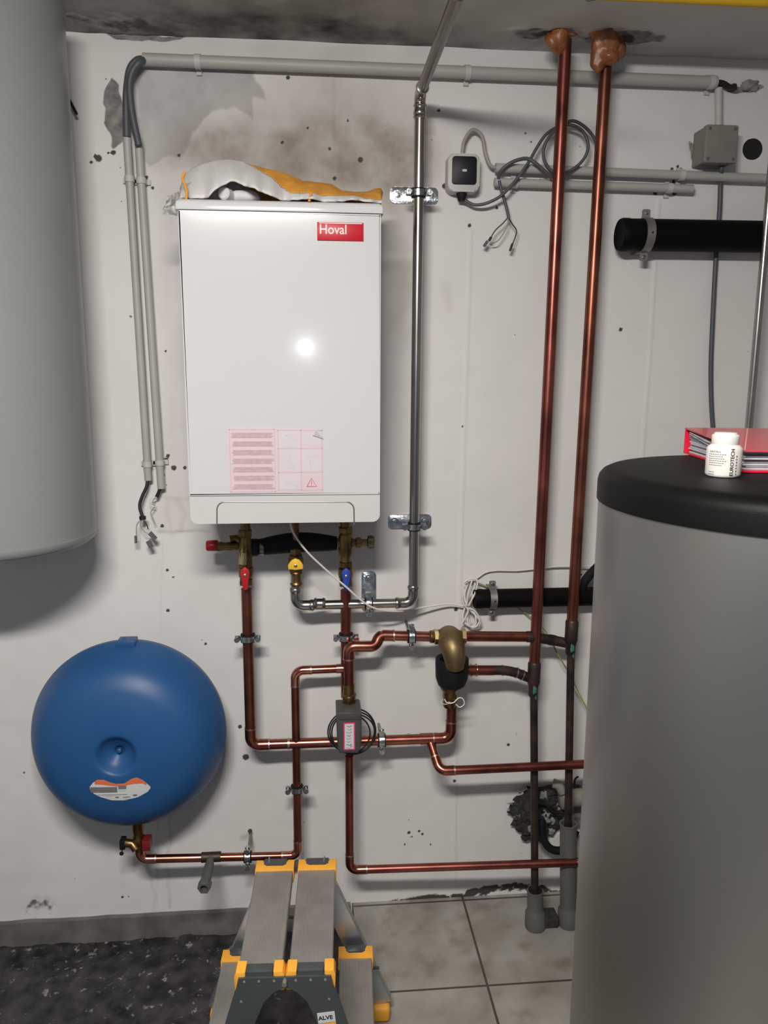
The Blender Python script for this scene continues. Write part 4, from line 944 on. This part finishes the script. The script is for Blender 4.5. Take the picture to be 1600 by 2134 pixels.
for (x0, y0, x1, y1) in ((214, 1657, 268, 1658.5), (222, 1661, 240, 1662), (243, 1662, 250, 1665), (259, 1662, 274, 1664), (280, 1657, 288, 1661), (206, 1659, 212, 1660), (262, 1667, 276, 1668)):
    a, b_ = vs_(x0, y1), vs_(x1, y0); mb.grid([[vpt(a[0]+(b_[0]-a[0])*i/4, a[1]+(b_[1]-a[1])*j, .0024) for j in (0, 1)] for i in range(5)])
mb.obj('printed_text', 'ink_lt', stk)
# valve under the vessel
t = thing('service_valve', 'brass service valve with black and dark red caps under the blue vessel', 'valve', tuple(P_(288, 1750, -.12)))
zv = lambda y: P_(288, y, -.12).z
MB().lathe([(.011, zv(1775)), (.0145, zv(1765)), (.0165, zv(1757)), (.0165, zv(1745)), (.013, zv(1738)), (.0155, zv(1728)), (.0160, zv(1700))], (xv, -.12, 0), ZA, 24).obj('body', 'brass', t)
MB().tube([V((xv-.030, -.138, zv(1747))), V((xv-.012, -.142, zv(1748))), V((xv-.002, -.146, zv(1758)))], .0115, 16).obj('side_port', 'brass', t)
MB().box((xv-.044, -.150, zv(1757)), (xv-.030, -.124, zv(1738)), .002).obj('cap', 'rubber', t)
MB().box((xv+.014, -.15, zv(1762)), (xv+.035, -.115, zv(1741)), .003).obj('cap', 'red_dk', t, label='dark red cap')
MB().tube([V((xv-.038, -.138, zv(1757))), V((xv-.041, -.14, zv(1765)))], .0015, 8).blob((xv-.042, -.14, zv(1768)), .0055, 2, .2, 2).obj('hanging_plug', 'rubber', t)

# ------------------------------------------------------------------ sensor box, junction box and their cables
t = thing('switch_box', 'light grey wall box with a black square front and one small light', 'switch', tuple(at(965, 360, 0)))
p0, p1 = at(933, 398, -.048), at(1001, 320, -.048)
MB().prism(rrect(p0.x, p1.x, p0.z, p1.z, .014, .014), (0, -.001, 0), XA, ZA, .044, .005, 3).obj('housing', 'box_lt', t)
q0, q1 = at(942, 383, -.05), at(994, 326, -.05)
sq = MB().prism(rrect(q0.x, q1.x, q0.z, q1.z, .007, .007), (0, -.044, 0), XA, ZA, .005, .0015).obj('front_plate', 'box_blk', t, label='black square front plate')
c = at(968, 355, -.0495); MB().prism(rrect(c.x-.006, c.x+.006, c.z-.003, c.z+.003, .0028, .0028, 4), (0, -.0488, 0), XA, ZA, .0008).obj('indicator', 'box_lt', sq)
a = at(962, 392, -.025); MB().lathe([(.013, 0), (.014, .008), (.010, .016), (.0085, .022)], (a.x, -.025, p0.z+.003), -ZA, 20).obj('cable_gland', 'rubber', t)
g_end = V((a.x, -.025, p0.z-.015))
t = thing('electric_cable', 'beige cable looping from the switch box top to the upper conduit', 'cable', tuple(at(965, 320, -.02)))
MB().tube(spline([V((at(962, 318, -.025).x, -.025, p1.z-.003)), at(968, 292, -.025), at(985, 271, -.025), at(1004, 284, -.025), at(1011, 318, -.025), at(1022, 345, -.025), at(1040, 351, -.024)], 10), .0046, 14).obj('sheath', 'cable_lt', t)
t = thing('electric_cable', 'dark grey cable curving from the switch box bottom into a coil by the risers', 'cable', tuple(at(962, 405, -.02)))
pts = [(962, 408, -.025), (972, 420, -.026), (990, 427, -.03), (1015, 423, -.04), (1045, 407, -.046), (1075, 375, -.048), (1100, 340, -.048), (1120, 305, -.045), (1140, 278, -.045), (1170, 262, -.045), (1195, 262, -.05), (1215, 275, -.05), (1225, 300, -.05), (1220, 325, -.05), (1200, 348, -.048), (1170, 362, -.046), (1145, 352, -.046), (1132, 325, -.048), (1138, 295, -.05), (1160, 268, -.052), (1190, 252, -.052), (1215, 262, -.05), (1236, 285, -.045), (1248, 315, -.045)]
MB().tube(spline([g_end]+[at(x, y, z) for x, y, z in pts[1:]], 8), .0040, 12).obj('sheath', 'cable', t)
t = thing('electric_cable', 'dark grey cable arching from the lower conduit up into the coil', 'cable', tuple(at(1040, 370, -.02)))
MB().tube(spline([at(x, y, z) for x, y, z in ((1038, 372, -.028), (1045, 355, -.042), (1060, 342, -.048), (1080, 333, -.05), (1100, 331, -.05), (1118, 342, -.052), (1140, 362, -.05), (1150, 372, -.045))], 8), .0045, 12).obj('sheath', 'cable', t)
t = thing('electric_cable', 'loose cable end splitting into thin wires below the grey conduits', 'cable', tuple(at(1043, 385, -.03)))
MB().tube(spline([at(x, y, -.036) for x, y in ((1040, 376), (1044, 395), (1052, 420), (1057, 440), (1060, 455))], 6), .0038, 12).obj('sheath', 'cable', t)
for pts, m_, r_ in (([(1059, 452), (1048, 465), (1032, 480), (1022, 496)], 'cable', .0017), ([(1059, 454), (1056, 472), (1045, 492), (1034, 504), (1022, 506)], 'cable_lt', .0015), ([(1060, 455), (1068, 468), (1076, 480), (1073, 495), (1068, 508)], 'cable_blk', .0016)):
    MB().tube(spline([at(x, y, -.036) for x, y in pts], 6), r_, 8).obj('wire', m_, t)
connector(1012, 508, .0035, .0075, -35, 'cable', t, -.036); connector(1065, 515, .0022, .0095, -18, 'cable_blk', t, -.036); connector(1021, 498, .003, .005, -30, 'cable_blk', t, -.036)
t = thing('junction_box', 'square dusty grey junction box beside the round wall hole', 'junction box', tuple(at(1495, 300, 0)))
p0, p1 = at(1468, 337, -.07), at(1539, 262, -.07)
MB().prism(rrect(p0.x, p1.x, p0.z, p1.z, .004, .004, 3), (0, .002, 0), XA, ZA, .054, .002).obj('housing', 'jbox', t)
MB().prism(rrect(p0.x-.0015, p1.x+.0015, p0.z-.0015, p1.z+.0015, .005, .005, 3), (0, -.053, 0), XA, ZA, .017, .003, 3).obj('cover', 'jbox', t)
mb = MB()
for x in (p0.x+.008, p1.x-.008):
    for z in (p0.z+.008, p1.z-.008): mb.lathe([(.0042, 0), (.0042, .0012), (.003, .0016)], (x, -.0700, z), -YA, 12)
mb.obj('cover_screws', 'greypvc', t)
t = thing('electric_cable', 'dark grey cable hanging from the junction box behind the upper black pipe', 'cable', tuple(at(1498, 345, -.02)))
MB().tube(spline([at(1506, 338, -.03), at(1503, 352, -.034)]+[at(x, y, -.014) for x, y in ((1501, 385), (1499, 440), (1494, 500), (1489, 580), (1485, 660), (1481, 760), (1482, 840), (1486, 900), (1490, 960), (1486, 1200), (1480, 1500), (1478, 1700), (1470, 1815))], 8), .0062, 14).obj('sheath', 'cable', t)

# ------------------------------------------------------------------ black pipes with straps
def black_pipe(label, a, b_, r, sx, lab2, split_cap=True):
    a, b_ = V(a), V(b_); t = thing('black_pipe', label, 'pipe', tuple(a), 'black pipes on the wall'); L = (b_-a).length
    MB().lathe([(0, .004), (r*.80, .003), (r*.96, 0), (r*1.03, .006), (r*1.03, .022), (r, .026), (r, L)], a, b_-a, 48).obj('pipe', 'blackpipe', t)
    ax = (b_-a).normalized(); c = a.lerp(b_, sx); hw = .011 if r > .03 else .0095
    s = thing('pipe_strap', lab2, 'pipe strap', (c.x, 0, c.z), 'galvanised pipe straps')
    mb = MB(); n = 30; vs = []
    for i in range(n+1):
        a_ = math.pi*i/n-math.pi/2
        for rr_ in (r+.0005, r+.0028):
            for k in (-1, 1): vs.append(c+ax*hw*k+V((0, -math.cos(a_)*rr_, math.sin(a_)*rr_)))
    fs = []
    for i in range(n):
        o = i*4; fs += [[o, o+1, o+5, o+4], [o+2, o+6, o+7, o+3], [o, o+4, o+6, o+2], [o+1, o+3, o+7, o+5]]
    fs += [[0, 2, 3, 1], [n*4, n*4+1, n*4+3, n*4+2]]; mb.add(vs, fs)
    for sg in (-1, 1):
        y0, y1 = c.y, -.0005
        zz = c.z+sg*(r+.0016)
        mb.box((c.x-hw, y0, zz-.0013), (c.x+hw, y1, zz+.0013))
    mb.obj('strap', 'zinc_dk', s)
    for sg in (-1, 1):
        zz = c.z+sg*(r+.0016)
        f = MB().prism(rrect(c.x-hw*.95, c.x+hw*.95, min(zz, zz+sg*.022), max(zz, zz+sg*.022), .004, .004, 3), (0, c.y+.004, 0), XA, ZA, .0035).obj('foot_tab', 'zinc_dk', s)
        MB().lathe([(.0048, 0), (.0048, .002), (.003, .0035)], (c.x, c.y, zz+sg*.013), -YA, 12).obj('screw', 'zinc', f)
    MB().lathe([(.0028, 0), (0, .0004)], c+V((.002, -r-.0029, 0)), -YA, 12).obj('strap_hole', 'hole', s)
ub = at(1290, 489, -.058)
black_pipe('thick black pipe end with strap at the upper right, below the conduits', V((ub.x, -.058, ub.z)), V((1.70, -.058, ub.z+.004)), .0395, .075, 'grey strap around the thick upper black pipe')
lb = at(988, 1248, -.045)
black_pipe('thinner black pipe end running behind the risers to the silver tank', V((lb.x, -.045, lb.z)), V((1.35, -.045, lb.z)), .0262, .055, 'grey strap around the lower black pipe')
t = thing('black_hose', 'black hose rising behind the silver tank above the lower black pipe', 'hose', tuple(P_(1225, 1200, -.06)))
MB().tube(spline([P_(1206, 1236, -.05), P_(1218, 1212, -.06), P_(1238, 1188, -.07), P_(1270, 1165, -.09), P_(1330, 1160, -.14), P_(1380, 1180, -.30), V((.80, -.604, 1.02))], 6), .0125, 16).obj('hose', 'rubber', t)
MB().tube([P_(1206, 1222, -.04), P_(1205, 1205, -.03), P_(1212, 1196, -.03)], .002, 8).obj('clip_wire', 'cable_blk', t)
t = thing('steel_pipe', 'thin steel pipe at the right edge passing in front of the upper black pipe', 'pipe', (1.138, -.125, 1.0))
MB().cyl((1.138, -.125, 1.0), (1.138, -.125, 2.33), .0098, 24).obj('pipe', 'steel', t)
t = thing('yellow_pipe', 'yellow gas pipe along the ceiling at the top right edge', 'pipe', tuple(at(1240, 3, -.3)))
yy0, yy1 = V((.588, -.352, 2.322)), V((1.15, -.345, 2.322))
MB().cyl(yy0, V((yy1.x+.3, yy0.y, yy1.z+.001)), .011, 20).obj('pipe', 'yellowpipe', t)
c = V((.583, -.352, 2.319)); MB().lathe([(.010, -.012), (.015, -.010), (.015, .010), (.010, .012)], c+V((0, 0, .006)), XA, 20).blob(c+V((0, 0, .002)), .012, 6, .4, 3).obj('end_fitting', 'zinc_dk', t)
MB().cyl(c, V((c.x, c.y, 2.345)), .005, 10).obj('hanger_rod', 'zinc_dk', t)

# ------------------------------------------------------------------ white cable and earth wire
t = thing('electric_cable', 'white cable slung from the boiler underside to a looped bundle at right', 'cable', tuple(at(605, 1095, -.2)))
ws = [at(604, 1085, -.22), at(612, 1112, -.21), at(640, 1150, -.19), at(680, 1188, -.17), at(722, 1224, -.155), at(755, 1253, -.14), at(785, 1269, -.125), at(830, 1274, -.09), (at(880, 1266, -.05)), at(930, 1259, -.03), at(960, 1262, -.025), at(978, 1266, -.03),
      at(990, 1282, -.035), at(990, 1302, -.035), at(976, 1304, -.03), at(975, 1280, -.025), at(985, 1240, -.02), at(990, 1212, -.02), at(978, 1212, -.02), at(968, 1240, -.02), at(975, 1265, -.03), at(996, 1288, -.035), at(1000, 1300, -.035), at(985, 1308, -.03), at(965, 1292, -.025), at(970, 1262, -.02), at(985, 1232, -.02), at(990, 1210, -.02)]
MB().tube(spline(ws, 8), .0026, 10).obj('sheath', 'cable_w', t)
mb = MB()
for k, L_ in enumerate(([(962, 1235), (966, 1258), (975, 1272), (968, 1290), (961, 1300)], [(978, 1268), (990, 1274), (999, 1290), (993, 1305), (980, 1306), (978, 1290)], [(984, 1208), (976, 1235), (972, 1262)], [(966, 1214), (980, 1206), (994, 1210), (990, 1235), (976, 1262)])):
    mb.tube(spline([at(x, y, -.036-.003*k) for x, y in L_], 8), .0024, 10)
mb.obj('bundled_loop', 'cable_w', t)
t = thing('electric_cable', 'thin white cable running right from the bundle toward the silver tank', 'cable', tuple(at(995, 1205, -.02)))
MB().tube(spline([at(x, y, -.012) for x, y in ((985, 1210), (998, 1202), (1012, 1193), (1035, 1189), (1080, 1189), (1130, 1184), (1180, 1182), (1240, 1185), (1300, 1187), (1420, 1190), (1560, 1192), (1800, 1196))], 8), .0021, 10).obj('sheath', 'cable_w', t)
MB().tube(spline([at(x, y, -.016) for x, y in ((1125, 1185), (1160, 1181), (1200, 1181), (1260, 1180), (1300, 1183), (1360, 1188))], 6), .0019, 8).obj('second_core', 'cable_w', t)
t = thing('earth_wire', 'yellow and green earth wire hanging down behind the right riser', 'wire', tuple(at(1060, 1240, -.02)))
MB().tube(spline([at(x, y, z) for x, y, z in ((968, 1212, -.02), (990, 1214, -.016), (1012, 1222, -.014), (1040, 1240, -.012), (1075, 1264, -.012), (1100, 1282, -.02), (1130, 1308, -.03), (1148, 1334, -.045), (1160, 1360, -.05), (1185, 1402, -.05), (1205, 1442, -.05), (1225, 1482, -.05), (1245, 1520, -.05), (1262, 1600, -.03), (1266, 1720, -.02), (1268, 1835, -.015))], 6), .0019, 8).obj('sheath', 'cable_yg', t)
t = thing('cable_tie', 'small white cable tie looped on the pipe under the bronze valve', 'cable tie', tuple(P_(940, 1462, -.125)))
zt1 = P_(940, 1462, -.125).z
MB().tube([V((xn-.003, yn+.01, zt1+.004))+V((math.cos(a)*.0215, math.sin(a)*.0215, .006*math.cos(a))) for a in [2*math.pi*i/24 for i in range(25)]], .0011, 8, caps=False).obj('strap', 'cable_w', t)
MB().tube(spline([P_(x, y, -.152) for x, y in ((926, 1457), (932, 1465), (945, 1464), (955, 1455), (964, 1456), (967, 1467), (958, 1474), (950, 1468))], 6), .0016, 8).obj('tail', 'cable_w', t)

# ------------------------------------------------------------------ broken opening with cables behind the risers
t = thing('cable_duct', 'crumbling dark duct opening with torn lining behind the two risers', 'duct', tuple(at(1120, 1700, 0)))
rq = random.Random(11)
for m_, nm, N_, sd in (('rubble_and_shade', 'dark_lining', 110, 1), ('rubble_l', 'grey_fragments', 12, 2)):
    mb = MB()
    for k in range(N_):
        a = rq.random()*6.28; rr_ = math.sqrt(rq.random())
        x = 1122+rr_*48*math.cos(a)-(6 if m_ == 'rubble_and_shade' else 0); y = 1695+rr_*52*math.sin(a)
        c = at(x, y, -.012-.03*(1-rr_)*rq.random()-.008)
        mb.blob(c, .006+.010*rq.random()*(1.25-rr_*.5), k+sd*50, .9, 2, 1.6, (1+rq.random()*.6, .7, .8+rq.random()*.7))
    mb.obj(nm, m_, t, smooth=30)
for k in range(8):
    a = 2.2+rq.random()*2.6; x = 1112+50*math.cos(a); y = 1695-50*math.sin(a)*-1
    c = at(x, y, -.03); d = V((math.cos(a), -.4, -math.sin(a))).normalized(); l = .012+.02*rq.random(); side = d.cross(YA).normalized()*.004
    MB().add([c-side, c+side, c+d*l+V((0, -.004, 0)), c+d*l*.4+V((0, -.008, 0))], [[0, 1, 2], [0, 2, 3], [1, 3, 2], [0, 3, 1]]).obj('torn_flap', 'rubble_l', t, smooth=0)
MB().tube(spline([at(x, y, z) for x, y, z in ((1135, 1690, -.03), (1128, 1720, -.045), (1132, 1748, -.055), (1146, 1768, -.058), (1168, 1772, -.055), (1188, 1758, -.045), (1200, 1730, -.03))], 8), .0115, 16).obj('hose', 'rubber', t, label='black hose loop')
for pts in ([(1128, 1665), (1140, 1680), (1158, 1695), (1175, 1712)], [(1120, 1672), (1145, 1678), (1160, 1690), (1176, 1700)], [(1205, 1618), (1198, 1624), (1196, 1636), (1188, 1640)]):
    MB().tube(spline([at(x, y, -.06) for x, y in pts], 6), .0028, 8).obj('cable', 'cable_blk', t)
t = thing('grey_waste_pipe', 'beige grey pipe end joining the wall opening behind the right riser', 'pipe', tuple(at(1180, 1660, 0)))
pp = at(1200, 1665, -.035)
MB().cyl((pp.x-.02, -.035, pp.z+.004), (pp.x+.30, -.035, pp.z+.012), .026, 28).obj('pipe', 'beige', t)
MB().lathe([(.020, -.006), (.030, 0), (.031, .012), (.029, .016), (.029, .03)], (pp.x-.045, -.035, pp.z+.003), XA, 28).obj('socket', 'beige', t)
MB().tube([at(1152, 1632, -.045), at(1163, 1635, -.05), at(1172, 1650, -.05)], .014, 16).obj('side_branch', 'beige', t)

# ------------------------------------------------------------------ silver tank with black lid
sc_ = V((.769, -.902, 0)); sr = .300; zl = 1.343; ztop = 1.396
t = thing('storage_tank', 'large silver grey storage tank with a black lid at the right edge', 'tank', (sc_.x, sc_.y, -.012))
MB().lathe([(sr-.004, .02), (sr-.0015, .03), (sr-.0015, zl+.004), (sr-.02, zl+.004)], (sc_.x, sc_.y, 0), ZA, 160).obj('jacket', 'tank_silver', t)
MB().lathe([(0, .02), (sr-.004, .02), (sr-.004, .024)], (sc_.x, sc_.y, 0), ZA, 64).obj('bottom', 'lid', t)
for k in range(3):
    a = R(90+120*k); MB().cyl((sc_.x+.2*math.cos(a), sc_.y+.2*math.sin(a), -.012), (sc_.x+.2*math.cos(a), sc_.y+.2*math.sin(a), .022), .02, 16, .003).obj('foot', 'rubber', t)
MB().lathe([(sr-.003, zl-.001), (sr+.0015, zl), (sr+.0015, zl+.030), (sr-.0005, zl+.039), (sr-.006, zl+.046), (sr-.015, zl+.0505), (sr-.03, zl+.0525), (sr-.10, ztop), (0, ztop)], (sc_.x, sc_.y, 0), ZA, 160).obj('lid', 'lid', t, smooth=60)

# ring binder lying on the lid
A = V((.727, -.612, 0)); B = V((.687, -.903, 0)); AB = (B-A); Lb = AB.length; ub_ = AB.normalized(); rb = V((-ub_.y, ub_.x, 0)); rb = rb if rb.x > 0 else -rb
Wb = .32; z0 = ztop+.0008
def bpnt(s, r_, z): return A+ub_*s+rb*r_+V((0, 0, z0+z))
t = thing('ring_binder', 'red ring binder full of papers lying on the black tank lid', 'binder', tuple(A+V((0, 0, z0))))
def slab(c, m_, name, parent=t, lab=None): return MB().add(c, [[0, 1, 2, 3][::-1], [4, 5, 6, 7], [0, 1, 5, 4], [1, 2, 6, 5], [2, 3, 7, 6], [3, 0, 4, 7]]).obj(name, m_, parent, smooth=0, label=lab)
hS, hF = .050, .036
slab([bpnt(0, 0, 0), bpnt(Lb, 0, 0), bpnt(Lb, Wb, 0), bpnt(0, Wb, 0), bpnt(0, 0, .0028), bpnt(Lb, 0, .0028), bpnt(Lb, Wb, .0028), bpnt(0, Wb, .0028)], 'binder_in', 'bottom_cover')
slab([bpnt(0, 0, hS-.0028), bpnt(Lb, 0, hF-.0028), bpnt(Lb, Wb, hF-.0028), bpnt(0, Wb, hS-.0028), bpnt(0, 0, hS), bpnt(Lb, 0, hF), bpnt(Lb, Wb, hF), bpnt(0, Wb, hS)], 'binder', 'top_cover')
slab([bpnt(0, 0, .001), bpnt(.0035, 0, .001), bpnt(.0035, Wb, .001), bpnt(0, Wb, .001), bpnt(0, 0, hS-.001), bpnt(.0035, 0, hS-.001), bpnt(.0035, Wb, hS-.001), bpnt(0, Wb, hS-.001)], 'binder_in', 'spine')
for k in range(9):
    z_ = .0032+k*.0033; i_ = .012+.012*rq.random(); e = Lb-.012-.012*rq.random(); c = .004+.006*rq.random()
    slab([bpnt(i_, c, z_), bpnt(e, c, z_), bpnt(e, Wb-.01, z_), bpnt(i_, Wb-.01, z_), bpnt(i_, c, z_+.0028), bpnt(e, c, z_+.0024), bpnt(e, Wb-.01, z_+.0024), bpnt(i_, Wb-.01, z_+.0028)], 'paper' if k % 3 != 1 else 'paper_b', 'paper_stack')
for zz, zz2, m_ in ((.043, .026, 'paper'), (.036, .030, 'paper_b'), (.040, .020, 'paper')):
    slab([bpnt(.022, .001, zz-.001), bpnt(.19, .001, zz2), bpnt(.19, Wb-.03, zz2), bpnt(.022, Wb-.03, zz-.001), bpnt(.022, .001, zz), bpnt(.19, .001, zz2+.001), bpnt(.19, Wb-.03, zz2+.001), bpnt(.022, Wb-.03, zz)], m_, 'loose_sheet')

# small white bottle
bc = atz(1502, 986, ztop); bc = V((.6345, -.9360, ztop)); br = .0262
t = thing('bottle', 'small white screw-cap bottle with black lettering on the black tank lid', 'bottle', tuple(bc))
MB().lathe([(0, 0), (br-.004, 0), (br-.0012, .0015), (br, .005), (br, .041), (br-.001, .0455), (br-.006, .0495), (br-.0085, .0505)], bc, ZA, 64).obj('body', 'bottle', t, smooth=60)
cap = MB().lathe([(.0192, .0495), (.0200, .0505), (.0200, .0630), (.0196, .0640), (.0185, .0647), (.0170, .0650), (.0165, .0670), (.0150, .0680), (0, .0682)], bc, ZA, 64).obj('cap', 'bottle', t, smooth=50)
view = math.atan2(CAM.y-bc.y, CAM.x-bc.x)
def bot(u, v, off=.0003): a = view+u/br; return V((bc.x+math.cos(a)*(br+off), bc.y+math.sin(a)*(br+off), bc.z+v))
mb = MB().text('EUROTECH', .0079, (0, 0, 0), XA, ZA, .0, font_off=.0002, fn=lambda x, y, z: bot(.0150-y*.95, .0035+x*1.02))
mb.obj('printed_name', 'ink', t, smooth=0)
mb = MB().text('EUROTECH', .0036, (0, 0, 0), XA, ZA, .0, font_off=.0001, fn=lambda x, y, z: bot(-.0225+x*.95, .0385+y))
for k in range(9):
    zz = .0352-.0033*k-(.004 if k > 5 else 0)-(.0035 if k > 5 else 0); x1_ = -.0225+(.018+.011*rq.random() if k < 6 else .010)
    n_ = 8
    for j in range(n_):
        a_, b_ = -.0235+(x1_+.0235)*j/n_, -.0235+(x1_+.0235)*(j+.75)/n_
        mb.add([bot(a_, zz), bot(b_, zz), bot(b_, zz+.0011), bot(a_, zz+.0011)], [[0, 1, 2, 3]])
for k in range(7):
    mb.add([bot(.0185, .005+.0045*k), bot(.0210, .005+.0045*k), bot(.0210, .0075+.0045*k), bot(.0185, .0075+.0045*k)], [[0, 1, 2, 3]])
mb.obj('printed_text', 'ink_lt', t, smooth=0)

# ------------------------------------------------------------------ stepladder
t = thing('stepladder', 'low double-sided aluminium stepladder with orange end caps in front of the wall', 'stepladder', (-.056, -.634, 0), rotz=R(-2.6), local=True)
LH = .151
def plank(cx, w_, z, name='step'):
    prof = []; n = 9
    mb = MB(); x0 = cx-w_/2; top = []
    pts = [(x0, z-.024), (x0, z-.002), (x0+.002, z)]
    for k in range(n):
        a = x0+.006+(w_-.012)*k/n; b_ = x0+.006+(w_-.012)*(k+.55)/n
        pts += [(a, z), (a+.0008, z-.0005), (b_-.0008, z-.0005), (b_, z)]
    pts += [(x0+w_-.002, z), (x0+w_, z-.002), (x0+w_, z-.024), (x0+w_-.003, z-.024), (x0+w_-.003, z-.006), (x0+.003, z-.006), (x0+.003, z-.024)]
    mb.prism(pts, (0, LH, 0), XA, ZA, 2*LH).obj(name, 'alu', t, smooth=30)
def cap_end(cx, w_, z, y, s):
    x0, x1 = cx-w_/2-.004, cx+w_/2+.004; i_ = .016
    if s > 0:
        pol = [(x0, y-.018), (x1, y-.018), (x1, y+.018), (x1-i_, y+.018), (x1-i_-.003, y-.002), (x1-i_-.008, y-.006), (x0+i_+.008, y-.006), (x0+i_+.003, y-.002), (x0+i_, y+.018), (x0, y+.018)]
        MB().prism(pol, (0, 0, z-.030), XA, YA, .0335, .0018).obj('end_cap', 'orange', t)
        MB().box((x0+i_+.001, y-.001, z-.05), (x1-i_-.001, y+.022, z+.004), .002).obj('step_bracket', 'alu_dk', t)
    else:
        for sg in (-1, 1):
            e = x0 if sg < 0 else x1
            pol = [(e+sg*.003, z-.036), (e-sg*.006, z-.038), (e-sg*.010, z-.014), (e-sg*.017, z-.006), (e-sg*.017, z+.003), (e, z+.0032), (e+sg*.004, z-.006)]
            MB().prism(pol, (0, y+.014, 0), XA, ZA, .030, .002).obj('end_cap', 'orange', t)
        MB().prism([(x0+.018, z-.034), (x1-.018, z-.034), (x1-.018, z+.0035), (x1-.020, z+.005), (x0+.020, z+.005), (x0+.018, z+.0035)], (0, y+.004, 0), XA, ZA, .020, .004).obj('step_bracket', 'alu_dk', t)
for s in (-1, 1):
    plank(s*.0475, .082, .450); plank(s*.134, .074, .222)
    for e in (-1, 1): cap_end(s*.0475, .078, .450, e*(LH+.002), e); cap_end(s*.134, .072, .222, e*(LH+.002), e)
# far frame: two channel section legs
def leg(x0, z0_, x1, z1_, y0, y1, w_, m_, th=.022, name='leg'):
    d = V((x1-x0, y1-y0, z1_-z0_)).normalized(); lat = V((d.z, 0, -d.x)).normalized()*(w_/2); nn = YA*th/2
    a, b_ = V((x0, y0, z0_)), V((x1, y1, z1_)); mb = MB()
    for c0, l_, n_ in ((0, lat, nn*.12),):
        mb.add([a-l_-nn*.9, a+l_-nn*.9, a+l_-nn*.7, a-l_-nn*.7, b_-l_-nn*.9, b_+l_-nn*.9, b_+l_-nn*.7, b_-l_-nn*.7], [[0, 1, 2, 3], [4, 7, 6, 5], [0, 4, 5, 1], [1, 5, 6, 2], [2, 6, 7, 3], [3, 7, 4, 0]])
    for s_ in (-1, 1):
        e = lat*s_; i_ = lat*(s_*.9)
        mb.add([a+i_-nn, a+e-nn, a+e+nn, a+i_+nn, b_+i_-nn, b_+e-nn, b_+e+nn, b_+i_+nn], [[0, 1, 2, 3], [4, 7, 6, 5], [0, 4, 5, 1], [1, 5, 6, 2], [2, 6, 7, 3], [3, 7, 4, 0]])
    return mb.obj(name, m_, t, smooth=0)
for s in (-1, 1):
    leg(s*.042, .447, s*.200, .03, LH+.018, LH+.07, .046, 'alu_lt')
    fz = -.012 if s > 0 else -.07
    MB().box((s*.196-.022, LH+.045, fz), (s*.196+.022, LH+.090, .030), .010, 3).obj('foot', 'orange', t, label='orange plastic foot')
    pol = [(0, .444), (s*.086, .444), (s*.090, .425), (s*.205, .03), (s*.158, .03), (s*.069, .310), (s*.056, .352), (s*.040, .392), (s*.022, .412), (0, .424)]
    yN = -LH-.022
    MB().prism(pol, (0, yN+.012, 0), XA, ZA, .012, .0).obj('side_plate', 'alu_dk', t, smooth=0)
    MB().box((s*.185-.026, yN-.035, fz), (s*.185+.026, yN+.015, .045), .010, 3).obj('foot', 'orange', t, label='orange plastic foot')
    mb = MB()
    for (x, z) in ((.020, .437), (.075, .437), (.048, .437), (.082, .395), (.088, .34)): mb.lathe([(.0028, 0), (.0028, .0012), (.0015, .0022)], (s*x, yN, z), -YA, 12)
    mb.obj('rivets', 'alu_lt', t)
MB().cyl((0, -LH-.034, .438), (0, -LH-.006, .438), .0045, 14).obj('hinge_pin', 'alu_lt', t)
MB().cyl((0, LH+.034, .438), (0, LH+.006, .438), .006, 14).obj('hinge_pin', 'alu_dk', t)
for z_ in (.30, .16): MB().box((-.19 if z_ < .2 else -.02, LH+.02, z_), (.19 if z_ < .2 else .02, LH+.024, z_+.006)).obj('brace', 'alu_dk', t)
yS = -LH-.0228
cS = V((.066+.005, 0, .352)); u_ = V((math.cos(R(14)), 0, -math.sin(R(14))*-1*-1)); u_ = V((.975, 0, .22)).normalized()*1; v_ = V((-.22, 0, .975)).normalized()
stc = V((.0765, yS, .357))
sk = MB().prism([(-.0165, -.011), (.0165, -.011), (.0165, .011), (-.0165, .011)], stc, V((.96, 0, .10)).normalized(), V((-.10, 0, .96)).normalized(), .0008).obj('brand_sticker', 'sticker', t)
uu, vv = V((.96, 0, .10)).normalized(), V((-.10, 0, .96)).normalized()
MB().text('ALVE', .0118, stc-uu*.0152-vv*.0042-YA*.0010, uu, vv, .0001, font_off=.0004, sx=1.02).obj('sticker_lettering', 'ink', sk, smooth=0)
MB().prism([(-.0165, -.0250), (.0165, -.0250), (.0165, -.0125), (-.0165, -.0125)], stc, uu, vv, .0008).obj('sticker_lower', 'orange', sk)

# ------------------------------------------------------------------ clean bookkeeping
for o in bpy.data.objects:
    if '_o' in o: del o['_o']
